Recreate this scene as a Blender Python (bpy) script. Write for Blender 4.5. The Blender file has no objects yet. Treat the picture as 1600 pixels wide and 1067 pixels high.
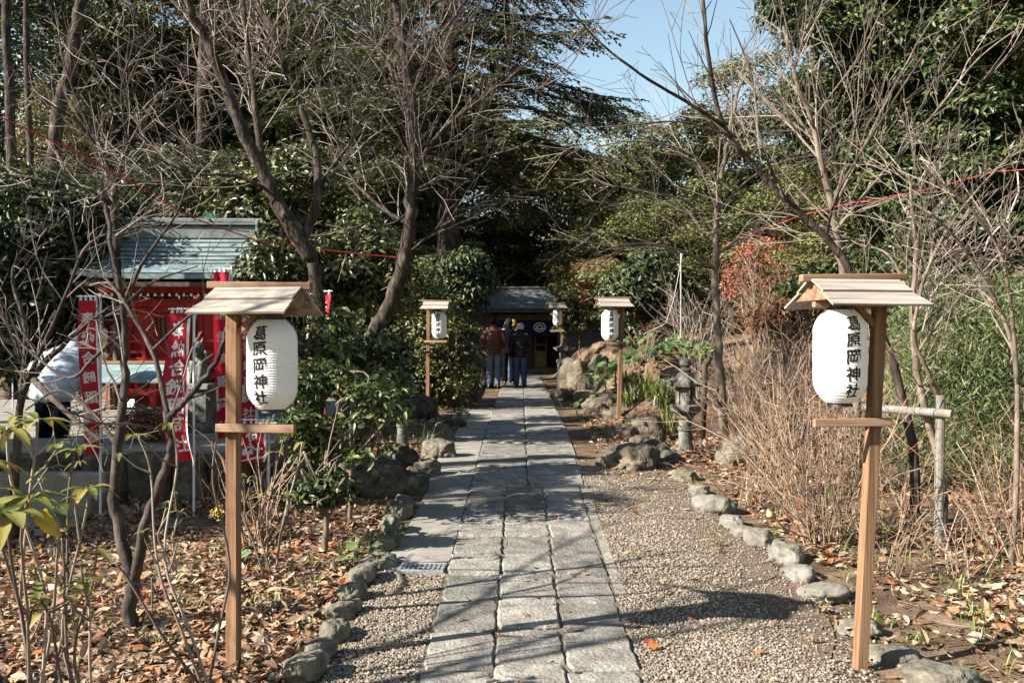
import bpy, bmesh, math, random
import numpy as np
from mathutils import Vector, Matrix, noise as mnoise
R = math.radians
S = bpy.context.scene
C = S.collection

# ------------------------------------------------------------------ camera, sky, sun, exposure
CAMZ, F, CX, CY = 1.61, 1500.0, 800.0, 533.0
cam = bpy.data.cameras.new('camera')
cam.sensor_width = 36; cam.sensor_fit = 'HORIZONTAL'; cam.lens = 36 * F / 1600
cam.clip_start = 0.05; cam.clip_end = 3000
cam.dof.use_dof = True; cam.dof.focus_distance = 5.6; cam.dof.aperture_fstop = 10
cam_o = bpy.data.objects.new('camera', cam); C.objects.link(cam_o)
cam_o.location = (0, 0, CAMZ); cam_o.rotation_euler = (R(90), 0, 0)
S.camera = cam_o
SUN_AZ = math.atan2(-0.93, -0.37)          # direction to the sun: left and a little behind the camera
SUN_EL = R(31.5)
w = bpy.data.worlds.new('World'); S.world = w; w.use_nodes = True
nt = w.node_tree
sky = nt.nodes.new('ShaderNodeTexSky'); sky.sky_type = 'NISHITA'; sky.sun_disc = False
sky.sun_elevation = SUN_EL; sky.sun_rotation = SUN_AZ
sky.air_density = 1.45; sky.dust_density = 0.3; sky.ozone_density = 1.0
nt.nodes['Background'].inputs[1].default_value = 0.05
nt.links.new(sky.outputs[0], nt.nodes['Background'].inputs[0])
sl = bpy.data.lights.new('sun', 'SUN'); sl.energy = 5.0; sl.angle = R(0.53); sl.color = (1, 0.955, 0.88)
so = bpy.data.objects.new('sun', sl); C.objects.link(so)
sd = Vector((math.sin(SUN_AZ) * math.cos(SUN_EL), math.cos(SUN_AZ) * math.cos(SUN_EL), math.sin(SUN_EL)))
so.rotation_euler = sd.to_track_quat('Z', 'Y').to_euler()
S.view_settings.view_transform = 'Standard'; S.view_settings.look = 'None'
S.view_settings.exposure = 1.96; S.view_settings.gamma = 1
S.cycles.max_bounces = 6; S.cycles.diffuse_bounces = 2; S.cycles.glossy_bounces = 2
S.cycles.transmission_bounces = 3; S.cycles.transparent_max_bounces = 4
S.cycles.use_denoising = True; S.cycles.denoiser = 'OPENIMAGEDENOISE'; S.cycles.denoising_input_passes = 'RGB_ALBEDO_NORMAL'; S.cycles.denoising_prefilter = 'ACCURATE'

# ------------------------------------------------------------------ helpers
def ss(a, b, x):
    t = np.clip((np.asarray(x, float) - a) / (b - a), 0, 1); return t * t * (3 - 2 * t)
def gz(x, y):
    x = np.asarray(x, float); y = np.asarray(y, float)
    z = np.where(y < 13.5, .04 * (y - 4.7), .352 + .008 * (y - 13.5))
    z = np.maximum(z, -.45)
    z = z + 1.0 * ss(13.2, 15.5, y) * ss(1.25, 2.3, x) * (1 - ss(30, 33, y) * .6)
    z = z + .16 * np.sin(x * 3.1 + y * 1.3) * np.sin(y * 1.9 - x * .7) * ss(13.6, 15.5, y) * ss(1.3, 2.2, x) * ss(34, 28, y)
    z = z + .8 * ss(16, 19, y) * ss(1.0, 1.9, -x) * (1 - ss(28, 31, y))
    z = z + .30 * np.clip(x - 5.2, 0, 28) * ss(4, 9, y)
    z = z + .22 * np.clip(-x - 9.5, 0, 26) * ss(4, 12, y)
    z = z + .20 * np.clip(y - 37, 0, 40)
    z = z + .03 * np.sin(x * 2.1 + 1) * np.sin(y * 1.7) * ss(1.4, 2.4, np.abs(x - .15)) * ss(2, 4, y)
    return z
def P(px, py, Z): return Vector(((px - CX) / F * Z, Z, CAMZ - (py - CY) / F * Z))
def G(px, py):
    Z = 6.0
    for _ in range(60):
        z = float(gz((px - CX) / F * Z, Z)); Z += .5 * ((CAMZ - z) * F / (py - CY) - Z)
    x = (px - CX) / F * Z
    return Vector((x, Z, float(gz(x, Z))))
def on(x, y): return Vector((x, y, float(gz(x, y))))

class MB:
    def __init__(s): s.v = []; s.f = []; s.n = 0
    def add(s, v, faces, m=0):
        v = np.asarray(v, float).reshape(-1, 3)
        s.v.append(v)
        if isinstance(faces, np.ndarray): s.f.append((faces + s.n, m))
        else:
            by = {}
            for f in faces: by.setdefault(len(f), []).append(f)
            for k, fs in by.items(): s.f.append((np.array(fs, int) + s.n, m))
        s.n += len(v); return s
    def build(s, name, mats, parent=None, smooth=False, origin=None):
        if not isinstance(mats, (list, tuple)): mats = [mats]
        v = np.concatenate(s.v) if s.v else np.zeros((0, 3))
        if origin is not None: v = v - np.array(origin, float)
        me = bpy.data.meshes.new(name)
        me.vertices.add(len(v)); me.vertices.foreach_set('co', v.astype(np.float32).ravel())
        idx = np.concatenate([f.ravel() for f, m in s.f]); tot = np.concatenate([np.full(len(f), f.shape[1]) for f, m in s.f])
        mi = np.concatenate([np.full(len(f), m) for f, m in s.f])
        me.loops.add(len(idx)); me.loops.foreach_set('vertex_index', idx.astype(np.int32))
        me.polygons.add(len(tot))
        st = np.concatenate([[0], np.cumsum(tot)[:-1]])
        me.polygons.foreach_set('loop_start', st.astype(np.int32))
        me.polygons.foreach_set('loop_total', tot.astype(np.int32))
        me.polygons.foreach_set('material_index', mi.astype(np.int32))
        me.polygons.foreach_set('use_smooth', np.full(len(tot), bool(smooth)))
        for m in mats: me.materials.append(m)
        me.update(calc_edges=True); me.validate()
        o = bpy.data.objects.new(name, me); C.objects.link(o)
        if parent: o.parent = parent
        if origin is not None: o.location = origin
        return o
    # shapes
    def box(s, c, size, rot=None, bev=.004, m=0):
        bm = bmesh.new(); bmesh.ops.create_cube(bm, size=1)
        bmesh.ops.scale(bm, vec=size, verts=bm.verts)
        if bev: bmesh.ops.bevel(bm, geom=bm.edges[:], offset=min(bev, min(size) * .3), segments=1, affect='EDGES')
        s.bm(bm, c, rot, m); return s
    def bm(s, bm, c=(0, 0, 0), rot=None, m=0):
        bm.verts.index_update(); v = np.array([q.co for q in bm.verts])
        if rot is not None: v = v @ np.array(rot.to_3x3()).T
        s.add(v + np.array(c), [tuple(q.index for q in f.verts) for f in bm.faces], m); bm.free()
    def beam(s, a, b, w, h, bev=.004, m=0, up=(0, 0, 1)):
        a = Vector(a); b = Vector(b); d = b - a; L = d.length; z = d.normalized(); u = Vector(up)
        x = u.cross(z)
        if x.length < 1e-4: x = Vector((1, 0, 0))
        x.normalize(); y = z.cross(x)
        s.box((a + b) / 2, (w, h, L), Matrix((x, y, z)).transposed(), bev, m); return s
    def tube(s, pts, r, n=6, m=0, cap=True):
        p = np.asarray(pts, float); k = len(p)
        r = np.broadcast_to(np.asarray(r, float), (k,))
        t = np.gradient(p, axis=0); t /= np.linalg.norm(t, axis=1)[:, None] + 1e-9
        ref = np.array([0, 0, 1.]) if abs(t[0, 2]) < .9 and abs(t[-1, 2]) < .95 else np.array([.95, .3, 0.05])
        u = np.cross(t, ref); u /= np.linalg.norm(u, axis=1)[:, None] + 1e-9; q = np.cross(t, u)
        a = np.arange(n) * 2 * np.pi / n
        v = p[:, None] + r[:, None, None] * (np.cos(a)[None, :, None] * u[:, None] + np.sin(a)[None, :, None] * q[:, None])
        i = np.arange(k - 1)[:, None] * n; j = np.arange(n)[None]; j2 = (j + 1) % n
        f = np.stack([i + j, i + j2, i + n + j2, i + n + j], -1).reshape(-1, 4)
        b = s.n; s.add(v.reshape(-1, 3), f, m)
        if cap and n > 3:
            s.f.append((np.array([[b + q for q in range(n)][::-1]]), m)); s.f.append((np.array([[b + (k - 1) * n + q for q in range(n)]]), m))
        return s
    def lathe(s, prof, n=24, c=(0, 0, 0), m=0, sx=1, sy=1, phase=0):
        pr = np.array(prof, float); k = len(pr); a = np.arange(n) * 2 * np.pi / n + phase
        v = np.stack([pr[:, 0:1] * np.cos(a) * sx, pr[:, 0:1] * np.sin(a) * sy, np.repeat(pr[:, 1:2], n, 1)], -1)
        i = np.arange(k - 1)[:, None] * n; j = np.arange(n)[None]; j2 = (j + 1) % n
        f = np.stack([i + j, i + j2, i + n + j2, i + n + j], -1).reshape(-1, 4)
        b = s.n; s.add(v.reshape(-1, 3) + np.array(c), f, m)
        if pr[0, 0] > 1e-5: s.f.append((np.array([[b + q for q in range(n)][::-1]]), m))
        if pr[-1, 0] > 1e-5: s.f.append((np.array([[b + (k - 1) * n + q for q in range(n)]]), m))
        return s
    def grid(s, v, m=0):
        v = np.asarray(v, float); a, b = v.shape[:2]
        i = np.arange(a - 1)[:, None] * b; j = np.arange(b - 1)[None]
        s.add(v.reshape(-1, 3), np.stack([i + j, i + j + 1, i + b + j + 1, i + b + j], -1).reshape(-1, 4), m); return s
    def cloud(s, tv, tf, pos, X, Nn, L, Wd, m=0):
        """many copies of a leaf template: length along X, normal about Nn"""
        pos = np.asarray(pos, float); X = X / (np.linalg.norm(X, axis=1)[:, None] + 1e-9)
        Y = np.cross(Nn, X); Y /= np.linalg.norm(Y, axis=1)[:, None] + 1e-9
        Zn = np.cross(X, Y)
        L = np.broadcast_to(L, (len(pos),)); Wd = np.broadcast_to(Wd, (len(pos),))
        tv = np.asarray(tv, float)
        v = pos[:, None] + (tv[None, :, 0, None] * L[:, None, None]) * X[:, None] + (tv[None, :, 1, None] * Wd[:, None, None]) * Y[:, None] \
            + (tv[None, :, 2, None] * L[:, None, None]) * Zn[:, None]
        b = s.n; nv = len(tv); s.v.append(v.reshape(-1, 3)); s.n += len(pos) * nv
        off = (np.arange(len(pos)) * nv + b)[:, None, None]
        by = {}
        for f in tf: by.setdefault(len(f), []).append(f)
        for k, fs in by.items(): s.f.append(((np.array(fs)[None] + off).reshape(-1, k), m))
        return s
RHOMB = ([(0, 0, 0), (.45, .5, .05), (1, 0, -.08), (.45, -.5, .05)], [(0, 3, 2, 1)])
LEAF = ([(0, 0, 0), (.28, .4, .06), (.66, .38, .05), (1, 0, -.14), (.66, -.38, .05), (.28, -.4, .06), (.28, 0, 0), (.66, 0, -.03)],
        [(0, 6, 1), (1, 6, 7, 2), (2, 7, 3), (0, 5, 6), (6, 5, 4, 7), (7, 4, 3)])
CURL = ([(0, 0, 0), (.28, .4, .16), (.66, .36, .22), (1, 0, .2), (.66, -.38, .12), (.28, -.4, .05), (.28, 0, .0), (.66, 0, .06)], LEAF[1])
CURL2 = ([(0, 0, .1), (.28, .4, -.06), (.66, .3, -.04), (1, .1, .22), (.66, -.34, .2), (.28, -.42, .1), (.28, 0, .08), (.66, 0, .1)], LEAF[1])
DISC = ([(0, 0, 0)] + [(.5 - .5 * math.cos(a) * (1 if k else .7), .5 * math.sin(a), .07) for k, a in enumerate(np.arange(10) * math.pi / 5)] + [(.5, 0, -.03)],
        [(11, 1 + k, 1 + (k + 1) % 10) for k in range(10)])

def tag(o, label=None, cat=None, group=None, kind=None):
    for k, v in (('label', label), ('category', cat), ('group', group), ('kind', kind)):
        if v: o[k] = v
    return o
def empty(name, loc, rz=0, label=None, cat=None, group=None):
    o = bpy.data.objects.new(name, None); C.objects.link(o); o.empty_display_size = .1
    o.location = loc; o.rotation_euler = (0, 0, rz); return tag(o, label, cat, group)
def copy_thing(o, loc=None, rz=None, sc=None, label=None, parent=None):
    c = o.copy(); C.objects.link(c)
    if parent: c.parent = parent
    if loc is not None: c.location = loc
    if rz is not None: c.rotation_euler = (0, 0, rz)
    if sc is not None: c.scale = (sc, sc, sc) if not hasattr(sc, '__len__') else sc
    if label: c['label'] = label
    for ch in list(o.children): copy_thing(ch, parent=c)
    return c

# ------------------------------------------------------------------ materials
ALBEDO_SCALE = dict(paper=1, white_paint=.95, white_cloth=.9, twig=.6, grey_twig=.55, leaf_litter=.64, dark_cloth=.4, pebble=.62, pale_blue_nylon=.55, grey_pole=.6, yellow_knit=.35, roof_seam_shade=.7, gravel_bed=.66, bamboo_leaf=.52, yellowing_leaf=.5, dry_stem=.66, pvc=.85, granite=.66, pale_stone=.56, stone=.66, dark_rock=.6, brown_rock=.62)  # per-material factor on the base colours
def M(name, cols, scale=6, rough=.75, bump=.3, bscale=40, stretch=(1, 1, 1), island=False, trans=0, metal=0, spec=.4, speck=None, iv=0, dist=.02, det=7, world=False):
    m = bpy.data.materials.new(name); m.use_nodes = True; t = m.node_tree; N = t.nodes; L = t.links
    b = N['Principled BSDF']; out = N['Material Output']
    b.inputs['Roughness'].default_value = rough; b.inputs['Metallic'].default_value = metal
    b.inputs['Specular IOR Level'].default_value = spec
    if isinstance(cols[0], (int, float)): cols = [cols]
    k_ = ALBEDO_SCALE.get(name, .74); cols = [tuple(c * k_ for c in q) for q in cols]
    if speck: speck = (speck[0], tuple(c * k_ for c in speck[1]), speck[2])
    tc = N.new('ShaderNodeTexCoord'); mp = N.new('ShaderNodeMapping'); mp.inputs['Scale'].default_value = stretch
    if world:
        ge = N.new('ShaderNodeNewGeometry'); L.new(ge.outputs['Position'], mp.inputs[0])
    else: L.new(tc.outputs['Object'], mp.inputs[0])
    rp = N.new('ShaderNodeValToRGB'); e = rp.color_ramp.elements
    k = len(cols)
    while len(e) < max(k, 2): e.new(.5)
    lo, hi = (0, 1) if island else (.3, .7)
    for i in range(len(e)):
        e[i].position = lo + (hi - lo) * i / max(1, len(e) - 1); e[i].color = (*cols[min(i, k - 1)], 1)
    if island:
        g = N.new('ShaderNodeNewGeometry'); src = g.outputs['Random Per Island']
    else:
        n1 = N.new('ShaderNodeTexNoise'); n1.inputs['Scale'].default_value = scale; n1.inputs['Detail'].default_value = det
        n1.inputs['Roughness'].default_value = .62
        L.new(mp.outputs[0], n1.inputs[0]); src = n1.outputs[0]
    L.new(src, rp.inputs[0]); col = rp.outputs[0]
    if iv:
        g = N.new('ShaderNodeNewGeometry'); mr = N.new('ShaderNodeMapRange'); mr.inputs[3].default_value = 1 - iv; mr.inputs[4].default_value = 1 + iv
        L.new(g.outputs['Random Per Island'], mr.inputs[0])
        hs = N.new('ShaderNodeHueSaturation'); L.new(mr.outputs[0], hs.inputs['Value']); L.new(col, hs.inputs['Color']); col = hs.outputs[0]
    if speck:
        n3 = N.new('ShaderNodeTexNoise'); n3.inputs['Scale'].default_value = speck[0]; n3.inputs['Detail'].default_value = 3
        L.new(mp.outputs[0], n3.inputs[0])
        r3 = N.new('ShaderNodeValToRGB'); r3.color_ramp.elements[0].position = speck[2]; r3.color_ramp.elements[1].position = speck[2] + .12
        r3.color_ramp.elements[0].color = (0, 0, 0, 1); L.new(n3.outputs[0], r3.inputs[0])
        mx = N.new('ShaderNodeMixRGB'); mx.inputs[2].default_value = (*speck[1], 1); L.new(r3.outputs[0], mx.inputs[0]); L.new(col, mx.inputs[1]); col = mx.outputs[0]
    L.new(col, b.inputs['Base Color'])
    if bump:
        n2 = N.new('ShaderNodeTexNoise'); n2.inputs['Scale'].default_value = bscale; n2.inputs['Detail'].default_value = 5
        L.new(mp.outputs[0], n2.inputs[0])
        bp = N.new('ShaderNodeBump'); bp.inputs['Strength'].default_value = bump; bp.inputs['Distance'].default_value = dist
        L.new(n2.outputs[0], bp.inputs['Height']); L.new(bp.outputs[0], b.inputs['Normal'])
    if trans:
        tr = N.new('ShaderNodeBsdfTranslucent'); L.new(col, tr.inputs[0]); mix = N.new('ShaderNodeMixShader'); mix.inputs[0].default_value = trans
        L.new(b.outputs[0], mix.inputs[1]); L.new(tr.outputs[0], mix.inputs[2]); L.new(mix.outputs[0], out.inputs[0])
    return m
MAT = dict(
 dirt=M('dirt', [(.05, .032, .02), (.13, .085, .053), (.27, .19, .125)], 3, .95, .6, 60, spec=.1, world=True, speck=(70, (.32, .23, .16), .62)),
 joint=M('joint_soil', [(.06, .05, .035), (.14, .12, .085), (.2, .17, .125)], 8, .95, .6, 60, spec=.1, world=True, speck=(3, (.06, .07, .025), .6)),
 gravelbed=M('gravel_bed', [(.11, .08, .055), (.26, .195, .135)], 60, .95, .8, 90, spec=.1),
 pebble=M('pebble', [(.12, .092, .066), (.24, .19, .138), (.32, .26, .19), (.45, .375, .29), (.20, .17, .14)], island=True, rough=.85, bump=0, spec=.2),
 slab=M('granite', [(.13, .116, .096), (.265, .24, .20), (.40, .37, .315)], 7, .85, .8, 45, spec=.2, iv=.28, speck=(120, (.085, .08, .075), .56), dist=.016),
 concrete=M('concrete', [(.20, .182, .15), (.32, .295, .25)], 4, .92, .35, 70, spec=.15, speck=(120, (.2, .17, .14), .62), dist=.008),
 stone=M('stone', [(.075, .065, .05), (.18, .158, .12), (.32, .285, .22)], 7, .9, .8, 28, spec=.15, speck=(5, (.12, .125, .07), .58), dist=.03),
 palestone=M('pale_stone', [(.17, .15, .12), (.27, .245, .20), (.36, .33, .28)], 6, .9, .6, 35, spec=.15, speck=(14, (.2, .185, .15), .62), dist=.02),
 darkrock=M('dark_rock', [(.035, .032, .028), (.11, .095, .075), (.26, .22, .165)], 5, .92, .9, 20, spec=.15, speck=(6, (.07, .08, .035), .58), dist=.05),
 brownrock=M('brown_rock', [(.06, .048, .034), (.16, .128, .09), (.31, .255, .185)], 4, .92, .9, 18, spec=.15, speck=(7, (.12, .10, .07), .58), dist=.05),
 lanternstone=M('lantern_stone', [(.05, .055, .045), (.14, .135, .11), (.3, .28, .22)], 9, .92, .7, 50, spec=.15, dist=.015),
 woodz=M('cedar_upright', [(.10, .053, .03), (.23, .125, .066), (.35, .21, .122)], 22, .75, .4, 60, stretch=(1, 1, .05), spec=.2, dist=.008, speck=(7, (.075, .04, .022), .63)),
 woodx=M('cedar_rail', [(.11, .058, .032), (.24, .14, .08), (.37, .232, .145)], 22, .75, .4, 60, stretch=(.05, 1, 1), spec=.2, dist=.008, speck=(7, (.08, .043, .024), .63)),
 roofwood=M('weathered_board', [(.19, .155, .12), (.35, .30, .245), (.47, .41, .34)], 20, .8, .14, 50, stretch=(.07, 1, 1), spec=.2, dist=.006),
 greypole=M('grey_pole', [(.2, .175, .14), (.36, .33, .28)], 12, .85, .4, 50, stretch=(1, 1, .1), spec=.2, dist=.01),
 paper=M('paper', [(.70, .68, .62), (.79, .775, .735)], 9, .75, .25, 22, trans=.22, spec=.2, dist=.004),
 ink=M('ink', (.012, .012, .014), rough=.7, bump=0, spec=.2),
 black=M('black_ring', (.012, .012, .013), rough=.45, bump=0),
 wire=M('wire', (.3, .3, .29), rough=.4, bump=0, metal=.8),
 red=M('vermilion', [(.24, .012, .010), (.40, .014, .010), (.50, .028, .018)], 9, .6, .25, 40, spec=.3, speck=(18, (.17, .02, .015), .66)),
 redcloth=M('red_cloth', [(.44, .014, .036), (.56, .028, .046)], 5, .75, .25, 60, trans=.25, spec=.2),
 whitecloth=M('white_cloth', [(.74, .72, .7), (.8, .78, .76)], 5, .75, 0, trans=.2, spec=.2),
 white=M('white_paint', [(.72, .71, .69), (.8, .79, .77)], 6, .6, 0),
 pvc=M('pvc', [(.50, .50, .52), (.62, .62, .64)], 8, .4, 0),
 copper=M('copper_roof', [(.10, .145, .14), (.18, .25, .25), (.32, .395, .395)], 4, .55, .2, 30, stretch=(1, 2, 2), spec=.5, metal=.15, dist=.006),
 copperd=M('copper_ridge', [(.08, .105, .10), (.22, .235, .22)], 6, .55, .2, 30, spec=.5, metal=.2),
 seam_shade=M('roof_seam_shade', [(.03, .04, .04), (.09, .11, .11)], 6, .7, 0),  # dark seam colour standing in for the shade under each roof course
 slate=M('slate_roof', [(.06, .062, .064), (.12, .124, .128), (.2, .205, .21)], 5, .7, .4, 40, spec=.35),
 darkwood=M('dark_wood', [(.045, .025, .015), (.12, .07, .04)], 10, .7, .3, 40, stretch=(1, 1, .1)),
 purple=M('purple_cloth', [(.016, .010, .055), (.028, .016, .085)], 4, .8, .2, 30, trans=.1, spec=.2),
 gold=M('gilt_wood', [(.25, .13, .05), (.42, .24, .1)], 6, .6, .1, 30),
 iron=M('galvanized', [(.30, .31, .31), (.44, .45, .45)], 20, .5, .15, 60, metal=.5),
 hole=M('pit', (.006, .006, .006), rough=.9, bump=0, spec=.1),
 bark=M('bark', [(.018, .013, .010), (.05, .037, .028), (.15, .118, .09)], 13, .9, 1, 30, stretch=(1, 1, .35), spec=.15, dist=.02),
 palebark=M('pale_bark', [(.06, .042, .03), (.16, .12, .088), (.33, .265, .205)], 9, .85, .6, 26, stretch=(1, 1, .5), spec=.2, dist=.01),
 darkbark=M('dark_bark', [(.022, .017, .014), (.06, .046, .037), (.13, .10, .08)], 9, .88, .9, 30, stretch=(1, 1, .4), spec=.2, dist=.015),
 twig=M('twig', [(.09, .065, .048), (.24, .18, .135), (.48, .39, .31)], island=True, rough=.7, bump=0, spec=.3),
 twigdark=M('grey_twig', [(.06, .046, .037), (.17, .13, .105), (.40, .325, .26)], island=True, rough=.7, bump=0, spec=.3),
 stem=M('dry_stem', [(.11, .07, .048), (.22, .15, .105), (.36, .265, .19), (.30, .15, .065), (.46, .365, .275)], island=True, rough=.75, bump=0, spec=.25),
 litter=M('leaf_litter', [(.09, .05, .028), (.22, .12, .066), (.37, .23, .135), (.47, .325, .205), (.56, .43, .30), (.31, .165, .085), (.42, .13, .035), (.43, .29, .18), (.16, .09, .052)], island=True, rough=.75, bump=0, spec=.3, trans=.12),
 glossy=M('glossy_leaf', [(.012, .022, .006), (.026, .042, .011), (.055, .078, .02), (.13, .14, .04)], island=True, rough=.46, bump=0, spec=.35, trans=.12),
 camellia=M('camellia_leaf', [(.022, .038, .009), (.05, .078, .018), (.10, .135, .035), (.19, .20, .06)], island=True, rough=.4, bump=0, spec=.35, trans=.25),
 broad=M('broad_leaf', [(.016, .023, .007), (.040, .050, .013), (.095, .10, .026), (.19, .17, .05)], island=True, rough=.42, bump=0, spec=.35, trans=.13),
 olive=M('olive_leaf', [(.028, .036, .012), (.085, .095, .026), (.17, .17, .05), (.26, .24, .08)], island=True, rough=.5, bump=0, spec=.3, trans=.15),
 fir=M('fir_needle', [(.014, .022, .008), (.04, .052, .018), (.10, .11, .038), (.18, .17, .065)], island=True, rough=.5, bump=0, spec=.4, trans=.15),
 gold_leaf=M('golden_leaf', [(.05, .052, .014), (.15, .14, .034), (.27, .23, .05)], island=True, rough=.5, bump=0, spec=.4, trans=.25),
 maple=M('red_leaf', [(.30, .07, .04), (.46, .13, .08), (.50, .22, .13)], island=True, rough=.6, bump=0, spec=.3, trans=.3),
 russet=M('russet_leaf', [(.12, .05, .025), (.2, .09, .04), (.28, .14, .06)], island=True, rough=.6, bump=0, spec=.3, trans=.2),
 bamboo=M('bamboo_leaf', [(.035, .06, .012), (.09, .135, .03), (.18, .22, .065), (.30, .30, .13)], island=True, rough=.5, bump=0, spec=.4, trans=.25),
 fresh=M('fresh_leaf', [(.035, .075, .022), (.085, .15, .042), (.19, .25, .09)], island=True, rough=.42, bump=0, spec=.5, trans=.25),
 yellowing=M('yellowing_leaf', [(.14, .19, .04), (.30, .32, .07), (.45, .42, .12), (.52, .40, .09)], island=True, rough=.5, bump=0, spec=.4, trans=.3),
 butter=M('butter_leaf', [(.55, .36, .035), (.62, .44, .06)], 8, .5, 0, trans=.3),
 strap=M('strap_leaf', [(.06, .10, .02), (.13, .19, .04), (.24, .27, .07), (.36, .30, .13)], island=True, rough=.45, bump=0, spec=.5, trans=.2),
 grass=M('grass_blade', [(.07, .12, .025), (.16, .22, .05), (.3, .3, .1)], island=True, rough=.5, bump=0, trans=.2),
 moss=M('moss', [(.04, .055, .012), (.09, .11, .025)], 20, .95, .8, 80, spec=.1),
 berry=M('berry', (.5, .01, .01), rough=.4, bump=0),
 rope=M('red_rope', [(.5, .02, .03), (.6, .04, .05)], 30, .7, .3, 200),
 ropew=M('pale_cord', [(.55, .45, .42), (.68, .6, .56)], 30, .7, .2, 200),
 green=M('green_tape', (.03, .13, .06), rough=.6, bump=0),
 cordg=M('green_cord', (.02, .05, .03), rough=.6, bump=0),
 skin=M('skin', (.5, .31, .22), rough=.6, bump=0),
 hair=M('black_hair', [(.008, .007, .006), (.016, .013, .012)], 40, .7, .3, 90, stretch=(1, 1, .2), spec=.1),
 greyhair=M('grey_hair', [(.12, .115, .11), (.25, .24, .23)], 40, .5, .3, 90),
 brownpuff=M('brown_nylon', [(.07, .02, .010), (.11, .032, .017)], 4, .6, .2, 20, spec=.3),
 blackpuff=M('black_nylon', [(.006, .006, .007), (.011, .011, .013)], 4, .55, .15, 20, spec=.25),
 bluepuff=M('pale_blue_nylon', [(.44, .52, .58), (.58, .66, .71)], 4, .5, .3, 9, spec=.4, dist=.05),
 jeans=M('light_denim', [(.09, .125, .17), (.17, .215, .26)], 9, .85, .2, 60),
 jeansd=M('blue_denim', [(.025, .055, .11), (.055, .10, .17)], 9, .85, .2, 60),
 knit=M('beige_knit', [(.42, .36, .29), (.56, .49, .41)], 50, .9, .5, 90),
 yellow=M('yellow_knit', (.5, .38, .05), rough=.9, bump=0),
 navy=M('dark_cloth', [(.006, .007, .010), (.013, .014, .02)], 9, .95, .2, 40, spec=.03),
)
# ------------------------------------------------------------------ ground, path, gravel
rng = np.random.default_rng(7); random.seed(7)
def axis(lo, hi, fine0, fine1, d):
    a = list(np.arange(fine0, fine1, d)); s = d; x = fine1
    while x < hi: a.append(x); s *= 1.25; x += s
    a.append(hi); s = d; x = fine0 - d; b = []
    while x > lo: b.append(x); s *= 1.25; x -= s
    b.append(lo); return np.array(b[::-1] + a)
gx = axis(-420, 420, -7, 7, .14); gy = axis(-120, 420, -1, 32, .16)
XX, YY = np.meshgrid(gx, gy, indexing='ij')
mb = MB(); mb.grid(np.stack([XX, YY, gz(XX, YY)], -1).transpose(1, 0, 2))
ground = tag(mb.build('ground', MAT['dirt'], smooth=True), kind='structure')
def pcx(y): return np.interp(y, [2, 4.7, 9.33, 24, 34], [.065, .088, .124, .256, .33])
HW = .53
# stone slabs
mb = MB()
def slab(x0, x1, y0, y1, jit=.013):
    g = .006
    x0 += .002 + rng.uniform(0, .004); x1 -= .002 + rng.uniform(0, .004); y0 += g; y1 -= g
    def side(a, b, k):
        return [(a[0] + (b[0] - a[0]) * t + rng.normal(0, jit * .35), a[1] + (b[1] - a[1]) * t + rng.normal(0, jit * .35)) for t in np.linspace(0, 1, k, endpoint=False)]
    c = .022
    o = side((x0 + c, y0), (x1 - c, y0), 6) + side((x1, y0 + c), (x1, y1 - c), 8) + side((x1 - c, y1), (x0 + c, y1), 6) + side((x0, y1 - c), (x0, y0 + c), 8)
    o = np.array(o); n = len(o); cen = o.mean(0)
    t = rng.normal(0, .007, 2); dz = rng.normal(0, .005)
    def lift(p, z): return np.column_stack([p, gz(p[:, 0] * 0 + .1, p[:, 1]) + z + dz + (p - cen) @ t])
    inn = cen + (o - cen) * (1 - .012 / np.maximum(np.linalg.norm(o - cen, axis=1), .05))[:, None]
    v = np.vstack([lift(o, -.06), lift(o, .012), lift(inn, .025)])
    i = np.arange(n); j = (i + 1) % n
    f = np.concatenate([np.stack([i, j, n + j, n + i], 1), np.stack([n + i, n + j, 2 * n + j, 2 * n + i], 1)])
    b = mb.n; mb.add(v, f); mb.f.append((np.array([[b + 2 * n + q for q in range(n)]]), 0))
for c in range(3):
    y = 2.05 + [.0, .03, -.04][c] + .54
    while y < 9.30:
        y1 = min(y + rng.uniform(.50, .56), 9.33)
        if 9.33 - y1 < .3: y1 = 9.33
        ym = (y + y1) / 2; x0 = float(pcx(ym)) - HW + c * 2 * HW / 3
        slab(x0, x0 + 2 * HW / 3, y, y1); y = y1
for c in range(2):
    y = 9.33
    while y < 31:
        y1 = y + rng.uniform(.75, 1.15); ym = (y + y1) / 2; x0 = float(pcx(ym)) - HW + c * HW * (1.06 if c else 1)
        slab(x0, x0 + HW * 1.05, y, y1); y = y1
path = tag(mb.build('path', MAT['slab']), kind='structure')
# mortar bed that shows in the joints
def strip(name, mat, ys, xl, xr, z, kind='structure', nx=4):
    t = np.linspace(0, 1, nx); ys = np.asarray(ys, float)
    xs = xl(ys)[:, None] * (1 - t) + xr(ys)[:, None] * t
    yy = np.repeat(ys[:, None], nx, 1); m = MB(); m.grid(np.stack([xs, yy, gz(xs, yy) + z], -1).transpose(1, 0, 2))
    return tag(m.build(name, MAT[mat], smooth=True), kind=kind)
strip('path_bed', 'joint', np.arange(2, 31.2, .2), lambda y: pcx(y) - HW - .01, lambda y: pcx(y) + HW + .03, .012)
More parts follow.
